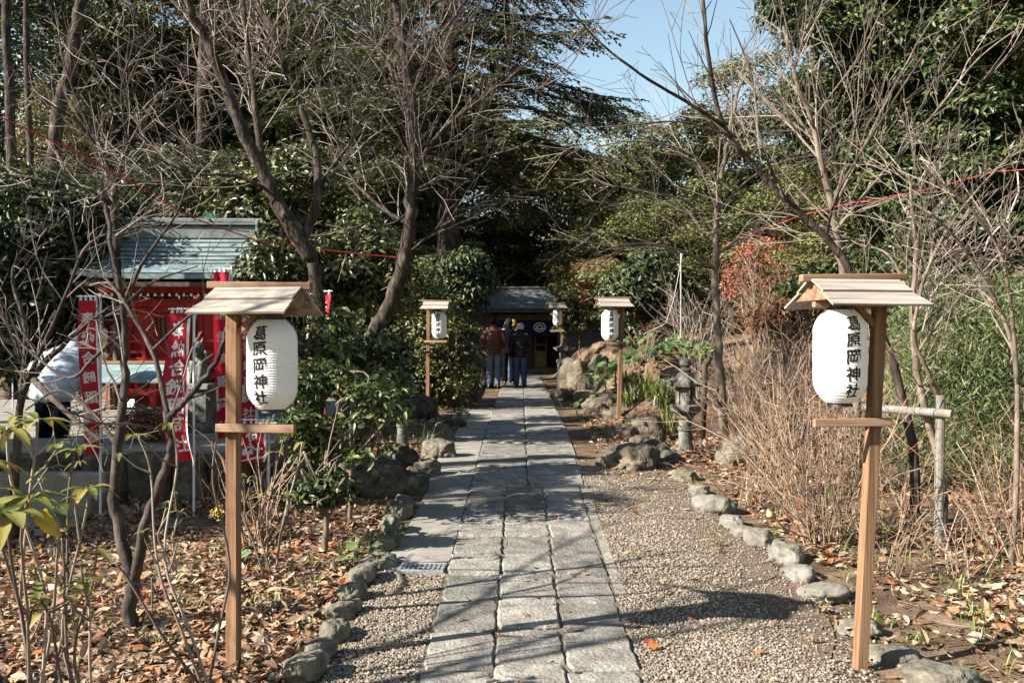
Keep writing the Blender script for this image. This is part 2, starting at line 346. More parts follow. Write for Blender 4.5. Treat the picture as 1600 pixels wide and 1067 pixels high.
# concrete aprons beside the slabs
def apron(name, y0, y1, xl, xr, top, step):
    m = MB(); y = y0
    while y < y1 - .05:
        e = min(y + step, y1); ys = np.linspace(y + .004, e - .004, 6)
        a = np.column_stack([xl(ys), ys]); b = np.column_stack([xr(ys), ys])
        o = np.vstack([a, b[::-1]]); n = len(o); z = gz(o[:, 0] * 0 + .1, o[:, 1])
        v = np.vstack([np.column_stack([o, z - .05]), np.column_stack([o, z + top])]); i = np.arange(n); j = (i + 1) % n
        bb = m.n; m.add(v, np.stack([j, i, n + i, n + j], 1)); m.f.append((np.array([[bb + n + q for q in range(n)][::-1]]), 0)); y = e
    return tag(m.build(name, MAT['concrete']), kind='structure')
apron('pavement', 6.62, 17.5, lambda y: pcx(y) - HW - .43 - .03 * np.sin(y * 1.3), lambda y: pcx(y) - HW - .004, .016, 1.9)
apron('kerb', 5.9, 22.0, lambda y: pcx(y) + HW + .012, lambda y: pcx(y) + HW + .075, .014, 1.1)

# rows of edging stones: pixel footprints -> ground points
LROW = [(478, 1062, 62), (500, 1030, 52), (522, 996, 50), (540, 962, 44), (548, 938, 48), (566, 908, 46), (590, 884, 44), (604, 858, 40), (612, 832, 44), (622, 806, 40)]
RROW = [(1070, 750, 30), (1094, 772, 30), (1118, 798, 52), (1142, 820, 30), (1163, 836, 34), (1187, 848, 40), (1222, 873, 48), (1248, 902, 40), (1290, 932, 62), (1340, 990, 50), (1398, 1030, 82), (1462, 1062, 104)]
LP = [G(a, b) for a, b, c in LROW]; RP = [G(a, b) for a, b, c in RROW]
_ly = np.array([2.0] + [p.y for p in LP] + [11, 15, 34]); _lx = np.array([LP[0].x + .05] + [p.x for p in LP] + [-.80, -.70, -.7])
def lrow(y): return np.interp(y, _ly, _lx)
_r = sorted([(p.y, p.x) for p in RP]); _ry = np.array([2.0] + [a for a, b in _r] + [11.2, 12.5, 15, 34]); _rx = np.array([3.6] + [b for a, b in _r] + [1.55, 1.2, .95, 1.0])
def rrow(y): return np.interp(y, _ry, _rx)
strip('gravel', 'gravelbed', np.arange(2.4, 11.2, .15), lambda y: pcx(y) + HW - .02, lambda y: np.maximum(rrow(y) - .1 - .55 * ss(5.4, 4.2, y), pcx(y) + HW + .09), .008, nx=14)
strip('gravel_margin', 'gravelbed', np.arange(2.4, 6.6, .15), lambda y: lrow(y) + .02, lambda y: pcx(y) - HW - .01, .004, nx=8)
# loose pebbles
ico = [(0, 0, 1), (.894, 0, .447), (.276, .851, .447), (-.724, .526, .447), (-.724, -.526, .447), (.276, -.851, .447), (.724, .526, -.447), (-.276, .851, -.447), (-.894, 0, -.447), (-.276, -.851, -.447), (.724, -.526, -.447), (0, 0, -1)]
icf = [(0, 1, 2), (0, 2, 3), (0, 3, 4), (0, 4, 5), (0, 5, 1), (1, 6, 2), (2, 7, 3), (3, 8, 4), (4, 9, 5), (5, 10, 1), (6, 7, 2), (7, 8, 3), (8, 9, 4), (9, 10, 5), (10, 6, 1)]
def pebbles(name, pts, smin, smax, mat='pebble'):
    n = len(pts); k = 4; m = MB()
    for q in range(k):
        p = pts[q::k]; nn = len(p); tv = np.array(ico) * rng.uniform(.75, 1.25, (12, 3)) * .5
        a = rng.uniform(0, 6.28, nn); X = np.stack([np.cos(a), np.sin(a), rng.normal(0, .25, nn)], 1); Nn = np.stack([rng.normal(0, .3, nn), rng.normal(0, .3, nn), np.ones(nn)], 1)
        s = rng.uniform(smin, smax, nn) * rng.choice([.7, 1, 1, 1.35], nn)
        tv[:, 2] *= .62
        p3 = np.column_stack([p, gz(p[:, 0], p[:, 1]) + s * .16 + .009])
        m.cloud(tv, icf, p3, X, Nn, s, s * rng.uniform(.6, .95, nn))
    return tag(m.build(name, MAT[mat]), kind='stuff')
def inpts(n, y0, y1, fl, fr, bias=1.6):
    y = y0 + (y1 - y0) * rng.random(n) ** bias; t = rng.random(n); a = fl(y); b = fr(y); ok = b > a
    return np.column_stack([a + (b - a) * t, y])[ok]
gp = inpts(52000, 3.2, 10.6, lambda y: pcx(y) + HW + .01, lambda y: rrow(y) + .05 - .5 * ss(5.2, 4.2, y))
keep = rng.random(len(gp)) < 1 - .75 * ss(0, .5, (gp[:, 0] - (rrow(gp[:, 1]) - .75))) 
pebbles('loose_gravel', np.vstack([gp[keep], inpts(16000, 3.2, 6.6, lambda y: lrow(y) + .08, lambda y: pcx(y) - HW - .01)]), .010, .018)

# rocks
def rock(name, loc, size, mat, label, group=None, seed=None, rz=None, sub=3, rough=.22, flat=.75, cat='rock'):
    seed = random.random() * 100 if seed is None else seed
    bm = bmesh.new(); bmesh.ops.create_icosphere(bm, subdivisions=sub, radius=.5)
    for v in bm.verts:
        c = v.co.copy(); q = c * 2.2 + Vector((seed, seed * 1.7, -seed))
        d = mnoise.noise(q * .6) * rough * 2.0 + mnoise.noise(q * 1.7) * rough * .8 + mnoise.noise(q * 4.3) * rough * .35 - abs(mnoise.noise(q * 2.4 + Vector((9, 2, 5)))) * rough * 1.1 + rough * .22 + mnoise.noise(q * 10) * rough * .14
        c *= 1 + d
        if c.z > .34 * flat + .1: c.z = .34 * flat + .1 + (c.z - .34 * flat - .1) * .4
        v.co = Vector((c.x * size[0], c.y * size[1], c.z * size[2]))
    m = MB(); m.bm(bm)
    o = m.build(name, MAT[mat], smooth=(sub >= 4))
    if sub < 4: o.data.polygons.foreach_set('use_smooth', [True] * len(o.data.polygons))
    o.location = Vector(loc) + Vector((0, 0, size[2] * .12)); o.rotation_euler = (random.uniform(-.15, .15), random.uniform(-.15, .15), random.uniform(0, 6.28) if rz is None else rz)
    return tag(o, label, cat, group)
LLAB = ['grey edging stone at the near end of the left row, cut by the picture edge', 'low grey edging stone second from the near end of the left row', 'narrow edging stone third from the near end of the left row', 'upright edging stone beside the left gravel patch, fourth from the near end', 'blocky edging stone with a dark hollow, fifth from the near end of the left row',
        'long edging stone left of the gravel by the drain grate', 'tall pale edging stone just left of the metal drain grate', 'edging stone behind the drain grate, next to round green leaves', 'pointed edging stone above the round green leaves on the left row', 'edging stone at the far end of the left row, before the dark boulders']
for (a, b, wd), p, lab in zip(LROW, LP, LLAB):
    s = wd / F * p.y; rock('edging_stone', p, (s * random.uniform(.8, 1.15), s * random.uniform(1.2, 1.7), s * random.uniform(.8, 1.35)), 'stone', lab, 'edging stones along the left side of the path', rz=random.uniform(-.6, .2), rough=.3, sub=4)
RLAB = ['small grey edging stone at the far end of the right row', 'small flat edging stone second from the far end of the right row', 'large pale block-shaped edging stone in the right row', 'small grey edging stone just below the large pale block', 'rounded tan edging stone, fifth from the far end of the right row', 'smooth round tan edging stone in the middle of the right row',
        'white-grey oval edging stone sixth from the near end of the right row', 'white-grey egg-shaped edging stone between the oval one and the flat one', 'broad flat grey edging stone sunk in the dirt left of the lantern post', 'grey edging stone right behind the foot of the near right lantern post', 'dark rounded boulder right of the foot of the lantern post', 'large dark boulder at the bottom edge of the picture']
for k, ((a, b, wd), p, lab) in enumerate(zip(RROW, RP, RLAB)):
    s = wd / F * p.y; big = k >= 10
    rock('edging_stone', p + Vector((0, 0, -.005 if k < 10 else -.03)), (s * random.uniform(1.0, 1.3), s * random.uniform(1.25, 1.6), s * (random.uniform(.8, 1.2) if k != 8 else .6) * (1 if k < 10 else .75)), 'stone' if k in (0, 9, 10, 11) else 'palestone', lab, 'edging stones along the right side of the gravel', rz=random.uniform(-.3, .9), rough=.24, sub=4)
ROCKS = [  # px, py(base), width px, height px, material, label
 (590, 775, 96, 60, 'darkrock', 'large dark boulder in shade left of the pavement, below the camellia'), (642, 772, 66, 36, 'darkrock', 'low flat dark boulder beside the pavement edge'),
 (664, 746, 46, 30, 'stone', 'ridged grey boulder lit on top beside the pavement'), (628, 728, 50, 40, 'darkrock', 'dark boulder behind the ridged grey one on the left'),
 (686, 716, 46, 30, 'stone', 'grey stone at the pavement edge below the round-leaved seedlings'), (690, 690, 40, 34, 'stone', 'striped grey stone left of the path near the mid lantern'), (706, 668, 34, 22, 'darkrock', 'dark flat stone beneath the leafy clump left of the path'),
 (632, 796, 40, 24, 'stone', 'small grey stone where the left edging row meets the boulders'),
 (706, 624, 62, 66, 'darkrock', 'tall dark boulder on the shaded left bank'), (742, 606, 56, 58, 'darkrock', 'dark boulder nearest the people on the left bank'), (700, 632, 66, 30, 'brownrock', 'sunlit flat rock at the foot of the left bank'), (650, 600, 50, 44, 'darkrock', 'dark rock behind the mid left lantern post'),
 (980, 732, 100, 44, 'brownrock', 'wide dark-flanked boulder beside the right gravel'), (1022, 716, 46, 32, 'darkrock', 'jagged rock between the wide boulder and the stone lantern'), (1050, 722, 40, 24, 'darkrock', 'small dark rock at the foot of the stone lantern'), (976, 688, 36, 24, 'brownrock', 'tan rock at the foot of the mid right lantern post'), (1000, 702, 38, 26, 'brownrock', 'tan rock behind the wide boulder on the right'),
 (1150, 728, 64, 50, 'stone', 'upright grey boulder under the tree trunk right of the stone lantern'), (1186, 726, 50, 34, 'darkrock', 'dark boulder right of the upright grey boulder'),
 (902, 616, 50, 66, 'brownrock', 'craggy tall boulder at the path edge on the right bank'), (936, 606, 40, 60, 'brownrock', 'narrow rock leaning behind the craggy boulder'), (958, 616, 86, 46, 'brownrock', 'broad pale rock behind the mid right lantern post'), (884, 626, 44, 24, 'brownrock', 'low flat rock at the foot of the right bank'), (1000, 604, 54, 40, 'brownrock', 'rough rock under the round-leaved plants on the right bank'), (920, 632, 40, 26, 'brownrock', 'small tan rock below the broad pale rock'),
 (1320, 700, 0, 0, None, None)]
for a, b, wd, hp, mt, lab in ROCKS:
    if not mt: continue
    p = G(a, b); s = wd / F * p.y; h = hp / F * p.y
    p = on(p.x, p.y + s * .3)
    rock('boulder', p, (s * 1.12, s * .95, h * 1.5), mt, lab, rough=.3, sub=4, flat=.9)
for a, b, wd, hp in [(948, 566, 40, 30), (1040, 566, 44, 30)]: pass

# stone terrace and steps on the left
m = MB()
m.box((-7.35, 12.3, .20), (10.2, 7.2, .90), bev=.03)
terr = tag(m.build('terrace', MAT['concrete']), kind='structure')
m = MB(); x = -7.6
while x < -2.2:
    wd = rng.uniform(.28, .5); m.box((x + wd / 2, 8.62 + rng.normal(0, .012), .12), (wd - .012, .16, .98 + rng.normal(0, .015)), bev=.03); x += wd
tag(m.build('retaining_wall', MAT['darkrock']), 'low dark stone retaining wall behind the banner poles', 'wall')
st = empty('stone_steps', (-4.6, 8.3, 0), 0, 'grey stone steps climbing to the red shrine behind the leafy plants', 'steps')
for k in range(3):
    m = MB(); z1 = .62 - .16 * (k + 1) + .16 * 0
    m.box((0, .25 - .30 * k, z1 / 2 - .15), (2.1, .34, z1 + .30), bev=.015); m.build('step', MAT['concrete'], st)
# fallen leaves
def litter(name, n, y0, y1, xl, xr, bias, sc, extra=None):
    pts = inpts(n, y0, y1, xl, xr, bias)
    if extra is not None: pts = pts[extra(pts)]
    m = MB()
    for q, tpl in enumerate((CURL, CURL2, LEAF)):
        p = pts[q::3]; k = len(p); a = rng.uniform(0, 6.28, k); tilt = rng.normal(0, .35, k)
        X = np.stack([np.cos(a), np.sin(a), tilt], 1); Nn = np.stack([rng.normal(0, .35, k), rng.normal(0, .35, k), rng.choice([1, 1, -1], k)], 1)
        L = np.clip(rng.lognormal(-2.98, .42, k), .02, .11) * sc; z = gz(p[:, 0], p[:, 1]) + rng.uniform(.006, .045, k) + .02 * (np.abs(p[:, 0] - pcx(p[:, 1])) < HW)
        m.cloud(tpl[0], tpl[1], np.column_stack([p, z]), X, Nn, L, L * rng.uniform(.4, .65, k))
    return m
def patchy(pts):
    d = np.array([mnoise.noise(Vector((p[0] * .9, p[1] * .9, 3))) for p in pts]); return rng.random(len(pts)) < np.clip(.72 + d * 2.0, .06, 1)
mm = MB()
for args in [(32000, 3.0, 9.5, lambda y: lrow(y) * 0 - .62 * y - .2, lambda y: lrow(y) - .06, 1.5, 1, patchy), (60, 3.3, 9, lambda y: pcx(y) - HW, lambda y: pcx(y) + HW, 1.2, .8, None), (23000, 4.2, 13, lambda y: rrow(y) + .25 + .45 * ss(6.6, 5.0, y), lambda y: y * .72 + .5, 1.2, 1, patchy),
             (4200, 9.5, 22, lambda y: -.3 * y, lambda y: lrow(y) - .05, 1.2, 1.15, None), (2600, 9.5, 16, lambda y: pcx(y) + HW + .35, lambda y: rrow(y) + 1.4, 1.0, 1, None),
             (260, 3.3, 12, lambda y: pcx(y) + HW + .1, lambda y: rrow(y) + .2, 1.0, .8, None), (700, 3.2, 6.5, lambda y: rrow(y) - .2, lambda y: y * .57, 1.2, 1, None)]:
    x = litter('x', *args); 
    for v in x.v: pass
    b = mm.n; mm.v += x.v; mm.f += [(f + b, q) for f, q in x.f]; mm.n += x.n
tag(mm.build('fallen_leaves', MAT['litter']), kind='stuff')
m = MB()
for _ in range(700):
    y = rng.uniform(3.2, 9.5); x = float(lrow(y)) - rng.uniform(.05, .62 * y) if rng.random() < .55 else float(rrow(y)) + rng.uniform(0, 2.2)
    a = rng.uniform(0, 6.28); L = rng.uniform(.06, .32); p = np.array(on(x, y)) + [0, 0, .03]; d = np.array([math.cos(a), math.sin(a), rng.normal(0, .12)]); s = np.array([-d[1], d[0], 0]) * rng.normal(0, .12)
    m.tube([p, p + (d + s) * L * .5, p + d * L], [.003, .0025, .0015], 3, cap=False)
tag(m.build('twig_litter', MAT['twig']), kind='stuff')
# grass tufts on both beds
def blades(mb, base, n, h, spread, w, m=0, seg=5, droop=.5):
    for _ in range(n):
        a = rng.uniform(0, 6.28); s = rng.uniform(.15, 1) * spread; hh = h * rng.uniform(.55, 1.1); t = np.linspace(0, 1, seg)
        out = s * t ** 1.6; z = hh * (t - droop * (s / max(spread, .01)) * t ** 2.4)
        d = np.array([math.cos(a), math.sin(a)]); q = np.array([-d[1], d[0]])
        ww = w * np.sin(np.pi * np.clip(.12 + .86 * t, 0, 1)) * .5
        o = np.array(base)[:2] + rng.normal(0, .02 + spread * .12, 2)
        c = o + out[:, None] * d; L = np.column_stack([c + ww[:, None] * q, base[2] + z]); Rr = np.column_stack([c - ww[:, None] * q, base[2] + z])
        mb.grid(np.stack([L, Rr], 1), m)
m = MB()
for _ in range(150):
    if rng.random() < .7: y = rng.uniform(4.4, 9); x = float(rrow(y)) + rng.uniform(.1, 1.6)
    else: y = rng.uniform(4, 7.5); x = float(lrow(y)) - rng.uniform(.05, 1.6)
    p = on(x, y); blades(m, p, int(rng.integers(5, 14)), .13, .12, .007, seg=4)
tag(m.build('grass', MAT['grass']), kind='stuff')
# drain grate
p = G(657, 892); dg = empty('drain_grate', (p.x + .01, p.y + .02, p.z + .016), R(-3), 'galvanized drain grate set in the pavement beside the slabs', 'drain grate')
m = MB(); W_, D_ = .285, .20
for sx, sy, lx, ly in ((0, -D_ / 2, W_ + .03, .022), (0, D_ / 2, W_ + .03, .022), (-W_ / 2, 0, .022, D_ - .022), (W_ / 2, 0, .022, D_ - .022)): m.box((sx, sy, 0), (lx, ly, .03), bev=.003)
m.build('frame', MAT['iron'], dg)
m = MB()
for k in range(8): m.box((-W_ / 2 + .011 + (W_ - .022) * (k + .5) / 8 + .0, 0, .002), (.008, D_ - .024, .022), bev=.001)
for k in range(3): m.box((0, -D_ / 2 + D_ * (k + 1) / 4, .000), (W_ - .024, .008, .018), bev=.001)
m.build('bars', MAT['iron'], dg)
m = MB(); m.box((0, 0, -.008), (W_ - .02, D_ - .02, .006), bev=0); m.build('pit', MAT['hole'], dg)
# ------------------------------------------------------------------ lettering
_gl = {}
def glyph(ch, bold=.014, cell=.07):
    if (ch, bold) in _gl: return _gl[(ch, bold)]
    cu = bpy.data.curves.new('glyph', 'FONT'); cu.body = ch; cu.fill_mode = 'FRONT'; cu.offset = bold; cu.resolution_u = 3
    o = bpy.data.objects.new('glyph', cu); C.objects.link(o); bpy.context.view_layer.update()
    me = bpy.data.meshes.new_from_object(o.evaluated_get(bpy.context.evaluated_depsgraph_get()))
    bm = bmesh.new(); bm.from_mesh(me); bmesh.ops.remove_doubles(bm, verts=bm.verts, dist=1e-5)
    xs = [v.co.x for v in bm.verts]; ys = [v.co.y for v in bm.verts]
    cx, cy = (min(xs) + max(xs)) / 2, (min(ys) + max(ys)) / 2; k = 1 / max(max(xs) - min(xs), max(ys) - min(ys))
    for v in bm.verts: v.co = Vector(((v.co.x - cx) * k, (v.co.y - cy) * k, 0))
    for ax, nrm in ((0, (1, 0, 0)), (1, (0, 1, 0))):
        for t in np.arange(-.5 + cell, .5, cell):
            co = [0, 0, 0]; co[ax] = t
            bmesh.ops.bisect_plane(bm, geom=bm.verts[:] + bm.edges[:] + bm.faces[:], plane_co=co, plane_no=nrm)
    bmesh.ops.triangulate(bm, faces=bm.faces[:])
    bm.verts.index_update()
    v = np.array([q.co[:2] for q in bm.verts]); f = [tuple(q.index for q in fc.verts) for fc in bm.faces if fc.calc_area() > 1e-9]
    f = [t if np.cross(v[t[1]] - v[t[0]], v[t[2]] - v[t[0]]) > 0 else t[::-1] for t in f]
    bm.free(); bpy.data.objects.remove(o); bpy.data.meshes.remove(me)
    v[:, 1] += .07 * v[:, 0] + .012 * np.sin(v[:, 0] * 14); v[:, 0] += .012 * np.sin(v[:, 1] * 11 + 1)
    _gl[(ch, bold)] = (v, f); return v, f
NAME5 = '葛原岡神社'

# ------------------------------------------------------------------ lantern stands and paper lanterns
def hull(m, pts8, mm=0):
    m.add(pts8, [(0, 1, 2, 3), (7, 6, 5, 4), (0, 4, 5, 1), (1, 5, 6, 2), (2, 6, 7, 3), (3, 7, 4, 0)], mm)
def stand(loc, s, yaw, lean, label, ridge_mat='woodx', group='wooden lantern stands along the path'):
    """s=+1: post on the left, lantern to its right; front is -Y"""
    r = empty('lantern_stand', loc, yaw, label, 'lantern stand', group)
    top = 1.86
    lx = lambda z: lean * (z / top)
    m = MB(); m.beam((0, 0, -.15), (lean, 0, top), .058, .058, .004, up=(0, 1, 0)); m.build('post', MAT['woodz'], r)
    m = MB(); m.box((lx(1.24) + s * .135, -.05, 1.24), (.40, .028, .042), bev=.003); m.build('crossbar', MAT['woodx'], r)
    X0, X1 = lean - .085, lean + .355
    if s < 0: X0, X1 = lean - .37, lean + .09
    m = MB(); m.box(((X0 + X1) / 2, 0, 1.845), (X1 - X0 - .04, .035, .075), bev=.003); m.build('beam', MAT['woodx'], r)
    m = MB(); m.beam((lean + s * .03, 0, 1.72), (lean + s * .12, 0, 1.815), .03, .03, .003, up=(0, 1, 0)); m.build('brace', MAT['woodx'], r)
    m = MB()
    for side in (-1, 1):                                # two overlapping boards on each slope, tapering out to the eave
        for k, (d0, d1, lift, fl) in enumerate(((.012, .135, .012, 0.0), (.115, .255, 0, .035))):
            zz = lambda d: 1.935 - d * .50 + lift
            th = .011; a0, a1 = X0 - .0, X1 + .0; e = fl
            n = Vector((0, side * .45, .89)) * th
            q = [Vector((a0, side * d0, zz(d0))), Vector((a1, side * d0, zz(d0))), Vector((a1 + e * (1 if s < 0 else .3), side * d1, zz(d1))), Vector((a0 - e * (1 if s > 0 else .3), side * d1, zz(d1)))]
            if side > 0: q = [q[1], q[0], q[3], q[2]]
            q = q[::-1]
            hull(m, [tuple(x) for x in q] + [tuple(x + n) for x in q])
    m.build('roof', MAT['roofwood'], r)
    for xx in (X0 + .025, X1 - .025):
        m = MB(); m.add([(xx - .012, 0, 1.925), (xx - .012, -.17, 1.842), (xx - .012, .17, 1.842), (xx + .012, 0, 1.925), (xx + .012, -.17, 1.842), (xx + .012, .17, 1.842)], [(0, 2, 1), (3, 4, 5), (0, 1, 4, 3), (1, 2, 5, 4), (2, 0, 3, 5)]); m.build('gable_board', MAT['woodx'], r)
    m = MB(); m.box(((X0 + X1) / 2, 0, 1.957), (X1 - X0 + .09, .045, .036), Matrix.Rotation(R(s * 1.2), 3, 'Y'), .003); m.build('ridge_board', MAT[ridge_mat], r)
    return r
def paper_lantern(loc, yaw, label, scale=1, text=True):
    r = empty('paper_lantern', loc, yaw, label, 'paper lantern', 'white paper lanterns hanging on the stands')
    H, RR, NR = .465, .132, 34
    def prof(t):
        e = abs(t * 2 - 1); return RR * (1 - .46 * max(0, (e - .50) / .50) ** 2.3)
    pr = []
    for k in range(NR * 2 + 1):
        t = k / (NR * 2); pr.append((prof(t) - (random.uniform(.001, .0026) if k % 2 else random.uniform(0, .0007)), t * H))
    r.scale = (scale,) * 3
    m = MB(); m.lathe(pr, 48); m.f = [x for x in m.f if x[0].shape[1] == 4]
    if text:
        cs = .078
        for i, ch in enumerate(NAME5):
            v, f = glyph(ch, .020); zc = H * .5 + (2 - i) * .083 - .002
            kx, ky, kr = random.uniform(.95, 1.06), random.uniform(.94, 1.03), random.uniform(-.05, .05); x = (v[:, 0] * kx - kr * v[:, 1]) * cs + random.uniform(-.003, .003); z = np.clip(zc + (v[:, 1] * ky + kr * v[:, 0]) * cs * .98, .01, H - .01)
            rr = np.array([prof(q / H) for q in z]) + .0012
            a = x / RR
            m.add(np.column_stack([rr * np.sin(a), -rr * np.cos(a), z]), f, 1)
    m.build('paper_body', [MAT['paper'], MAT['ink']], r, smooth=False)
    m = MB(); m.lathe([(.064, H - .004), (.066, H + .022), (.058, H + .022), (.056, H - .004)], 28); m.build('top_ring', MAT['black'], r)
    m = MB(); m.lathe([(.058, .006), (.062, -.020), (.052, -.020), (.050, .006)], 28); m.lathe([(.001, -.008), (.052, -.008)], 28); m.build('bottom_ring', MAT['black'], r)
    m = MB(); 
    for sx in (-1, 1): m.tube([(sx * .06, 0, H + .015), (sx * .045, 0, H + .05), (0, 0, H + .078)], .0018, 5)
    m.build('hanger', MAT['wire'], r)
    return r
STANDS = [ # base px, s, yaw, lean, lantern dx, labels
 (G(365, 1048), 1, -9, .0, 'wooden lantern stand nearest the red shrine, rooted in fallen leaves, left foreground', 'large white paper lantern half in roof shade in front of the red shrine'),
 (G(1341, 1046), -1, 9, .115, 'leaning wooden lantern stand before the bare brown shrubs, right foreground', 'large brightly sunlit white paper lantern before the bare brown shrubs'),
 (G(668, 642), 1, -4, .02, 'distant wooden lantern stand left of the path with a ragged pale roof', 'small white paper lantern in front of the evergreen shrub left of the path'),
 (G(966, 655), -1, 6, .06, 'distant slim wooden lantern stand on the right beside the strap-leaved clump', 'small white paper lantern above the round-leaved plants right of the path'),
]
for base, s, yaw, lean, l1, l2 in STANDS:
    hk = {0: .962, 1: .983, 2: .968, 3: .92}[[q[0] for q in STANDS].index(base)]; stand(base, s, R(yaw), lean, l1).scale = (1, 1, hk)
    c, sn = math.cos(R(yaw)), math.sin(R(yaw)); dx = s * .185 + lean
    sk = .925 if s > 0 and base.y < 8 else .97; dx += (.014 if s > 0 else -.026) if base.y < 8 else 0; hk += (.010 if s > 0 else .017) if base.y < 8 else 0; paper_lantern(base + Vector((dx * c, dx * sn, 1.765 * hk - .465 * sk)), R(yaw + random.uniform(-6, 6)), l2, sk)
b = P(878, 478, 27); b.z = float(gz(b.x, b.y)); 
far = stand(b, -1, R(4), 0, 'farthest lantern stand half hidden in shrubs beside the hall roof')
sc = (P(0, 473, 27).z - b.z) / 1.94; far.scale = (1, 1, sc)
paper_lantern(Vector((b.x - .12, b.y, P(0, 508, 27).z)), R(4), 'smallest and farthest white paper lantern, partly behind leaves')

# ------------------------------------------------------------------ banners
def banner(base, H, w, L, label, yaw=0, s=1, text='奉納合鎚稲荷社', phase=0, plain=False, twist=.25, grp='red and white prayer banners around the shrine'):
    r = empty('prayer_banner', base, yaw, label, 'banner', grp)
    m = MB(); m.tube([(0, 0, -.1), (0, 0, H + .03)], .011, 8); m.build('pole', MAT['pvc'], r)
    m = MB(); m.tube([(s * .03, 0, H), (-s * (w + .03), 0, H + .0)], .006, 6); m.build('crossbar', MAT['white'], r)
    def pos(u, v):   # u 0..1 from the pole side outwards, v 0..1 downwards
        x = -s * (.018 + u * w * (1 - .10 * v)) - s * .05 * v * twist * np.sin(v * 3 + phase); wv = .030 * np.sin(v * 9 + u * 2.5 + phase) * (.25 + v) + .11 * u * u * v * twist + .02 * np.sin(u * 6 + v * 3)
        return np.stack([x, -wv - .012, H - .035 - v * L], -1)
    u, v = np.meshgrid(np.linspace(0, 1, 10), np.linspace(0, 1, 40), indexing='ij')
    m = MB(); m.grid(pos(u, v), 0)
    u2, v2 = np.meshgrid(np.linspace(-.01, .09, 3), np.linspace(0, 1, 40), indexing='ij')
    g2 = pos(u2, v2); g2[..., 1] -= .003; m.grid(g2, 1)
    for k in range(4): m.tube([pos(np.array(.1 + .26 * k), np.array(0.)), pos(np.array(.1 + .26 * k), np.array(0.)) + np.array([0, .01, .045])], .012, 4, 1)
    if not plain:
        n = len(text); cs = min(w * .70, L * .92 / n * .98)
        for i, ch in enumerate(text):
            gv, f = glyph(ch, .022); uu = .53 - s * (-1) * 0 + (-s) * gv[:, 0] * cs / w; vv = (.05 + .90 * (i + .5) / n) - gv[:, 1] * cs / L
            q = pos(uu, vv); q[:, 1] -= .004; m.add(q, f, 1)
        u3, v3 = np.meshgrid(np.linspace(.80, .96, 3), np.linspace(.66, .80, 5), indexing='ij'); g3 = pos(u3, v3); g3[..., 1] -= .004; m.grid(g3, 1)
    m.build('cloth', [MAT['redcloth'], MAT['whitecloth']], r)
    return r
def at(px, py, Z): q = P(px, py, Z); return q
def ban(pxp, pytop, pybase, Z, w, L, label, **k):
    b = P(pxp, pybase, Z); H = P(0, pytop, Z).z - b.z; return banner(b, H, w, L, label, **k)
ban(303, 482, 815, 8.0, .205, 1.23, 'dull crimson prayer banner hanging between the forked tree and the stone pedestal', yaw=R(-12), phase=.6, twist=1.0)
ban(157, 463, 818, 8.0, .15, 1.27, 'bright red prayer banner beside the person in the pale blue jacket', yaw=R(20), phase=2.2, twist=.9)
ban(362, 420, 760, 9.6, .16, 1.72, 'narrow red and white prayer banner rising above the near lantern roof', yaw=R(24), phase=1.2, twist=.6)
ban(402, 470, 790, 8.9, .14, 1.12, 'sunlit red and white prayer banner squeezed between the post and the near paper lantern', yaw=R(10), phase=3.2, twist=.5)
ban(482, 455, 760, 10.2, .26, 1.25, 'red and white prayer banner seen through the camellia leaves', yaw=R(-20), phase=4, twist=.8, s=-1)
ban(420, 655, 800, 8.4, .22, .33, 'short red and white cloth hanging on a pale pole below the near paper lantern', yaw=R(0), phase=4, twist=.3, text='荷社')
ban(193, 457, 660, 13.2, .2, 1.2, 'shaded red prayer banner far behind the left trees', yaw=R(30), phase=5, twist=.6, s=1)
ban(20, 500, 640, 14, .2, .8, 'red prayer banner at the left edge of the picture', yaw=R(-20), phase=5, twist=.6, s=1)

# ------------------------------------------------------------------ red shrine
sh = empty('red_shrine', (-4.25, 12.6, .65), R(3), 'vermilion shrine with a green copper roof behind the banners on the left', 'shrine')
def child(name, mat, fn, parent=sh, smooth=False): m = MB(); fn(m); return m.build(name, MAT[mat] if isinstance(mat, str) else mat, parent, smooth=smooth)
child('stone_base', 'stone', lambda m: m.box((0, 0, .09), (2.1, 1.9, .18), bev=.02))
for x in (-.74, .74):
    for y in (-.62, .62): child('pillar', 'red', lambda m: m.tube([(x, y, .18), (x, y, 1.80)], .065, 12))
child('floor', 'red', lambda m: (m.box((0, -.05, .86), (2.0, 1.75, .10)), m.box((0, -.9, .78), (2.02, .06, .07))))
child('underframe', 'red', lambda m: ([m.box((x, -.80, .50), (.10, .10, .62)) for x in (-.9, -.3, .3, .9)], m.box((0, -.80, .40), (1.9, .06, .10)), m.box((0, -.80, .64), (1.9, .05, .07)), m.box((0, -.45, .5), (1.6, .04, .6))))
for x in (-.86, -.43, .43, .86): child('railing_post', 'red', lambda m: (m.box((x, -.86, 1.06), (.06, .06, .34)), m.lathe([(.03, 0), (.042, .03), (.0, .09)], 10, (x, -.86, 1.23))))
child('railing', 'red', lambda m: ([m.box((sx * .645, -.86, z), (.43, .035, .04)) for sx in (-1, 1) for z in (1.0, 1.16)]))
child('wall', 'red', lambda m: (m.box((-.74, 0, 1.33), (.03, 1.1, .86)), m.box((.74, 0, 1.33), (.03, 1.1, .86)), m.box((0, .6, 1.33), (1.4, .03, .86)), m.box((-.55, -.6, 1.33), (.28, .03, .86)), m.box((.55, -.6, 1.33), (.28, .03, .86))))
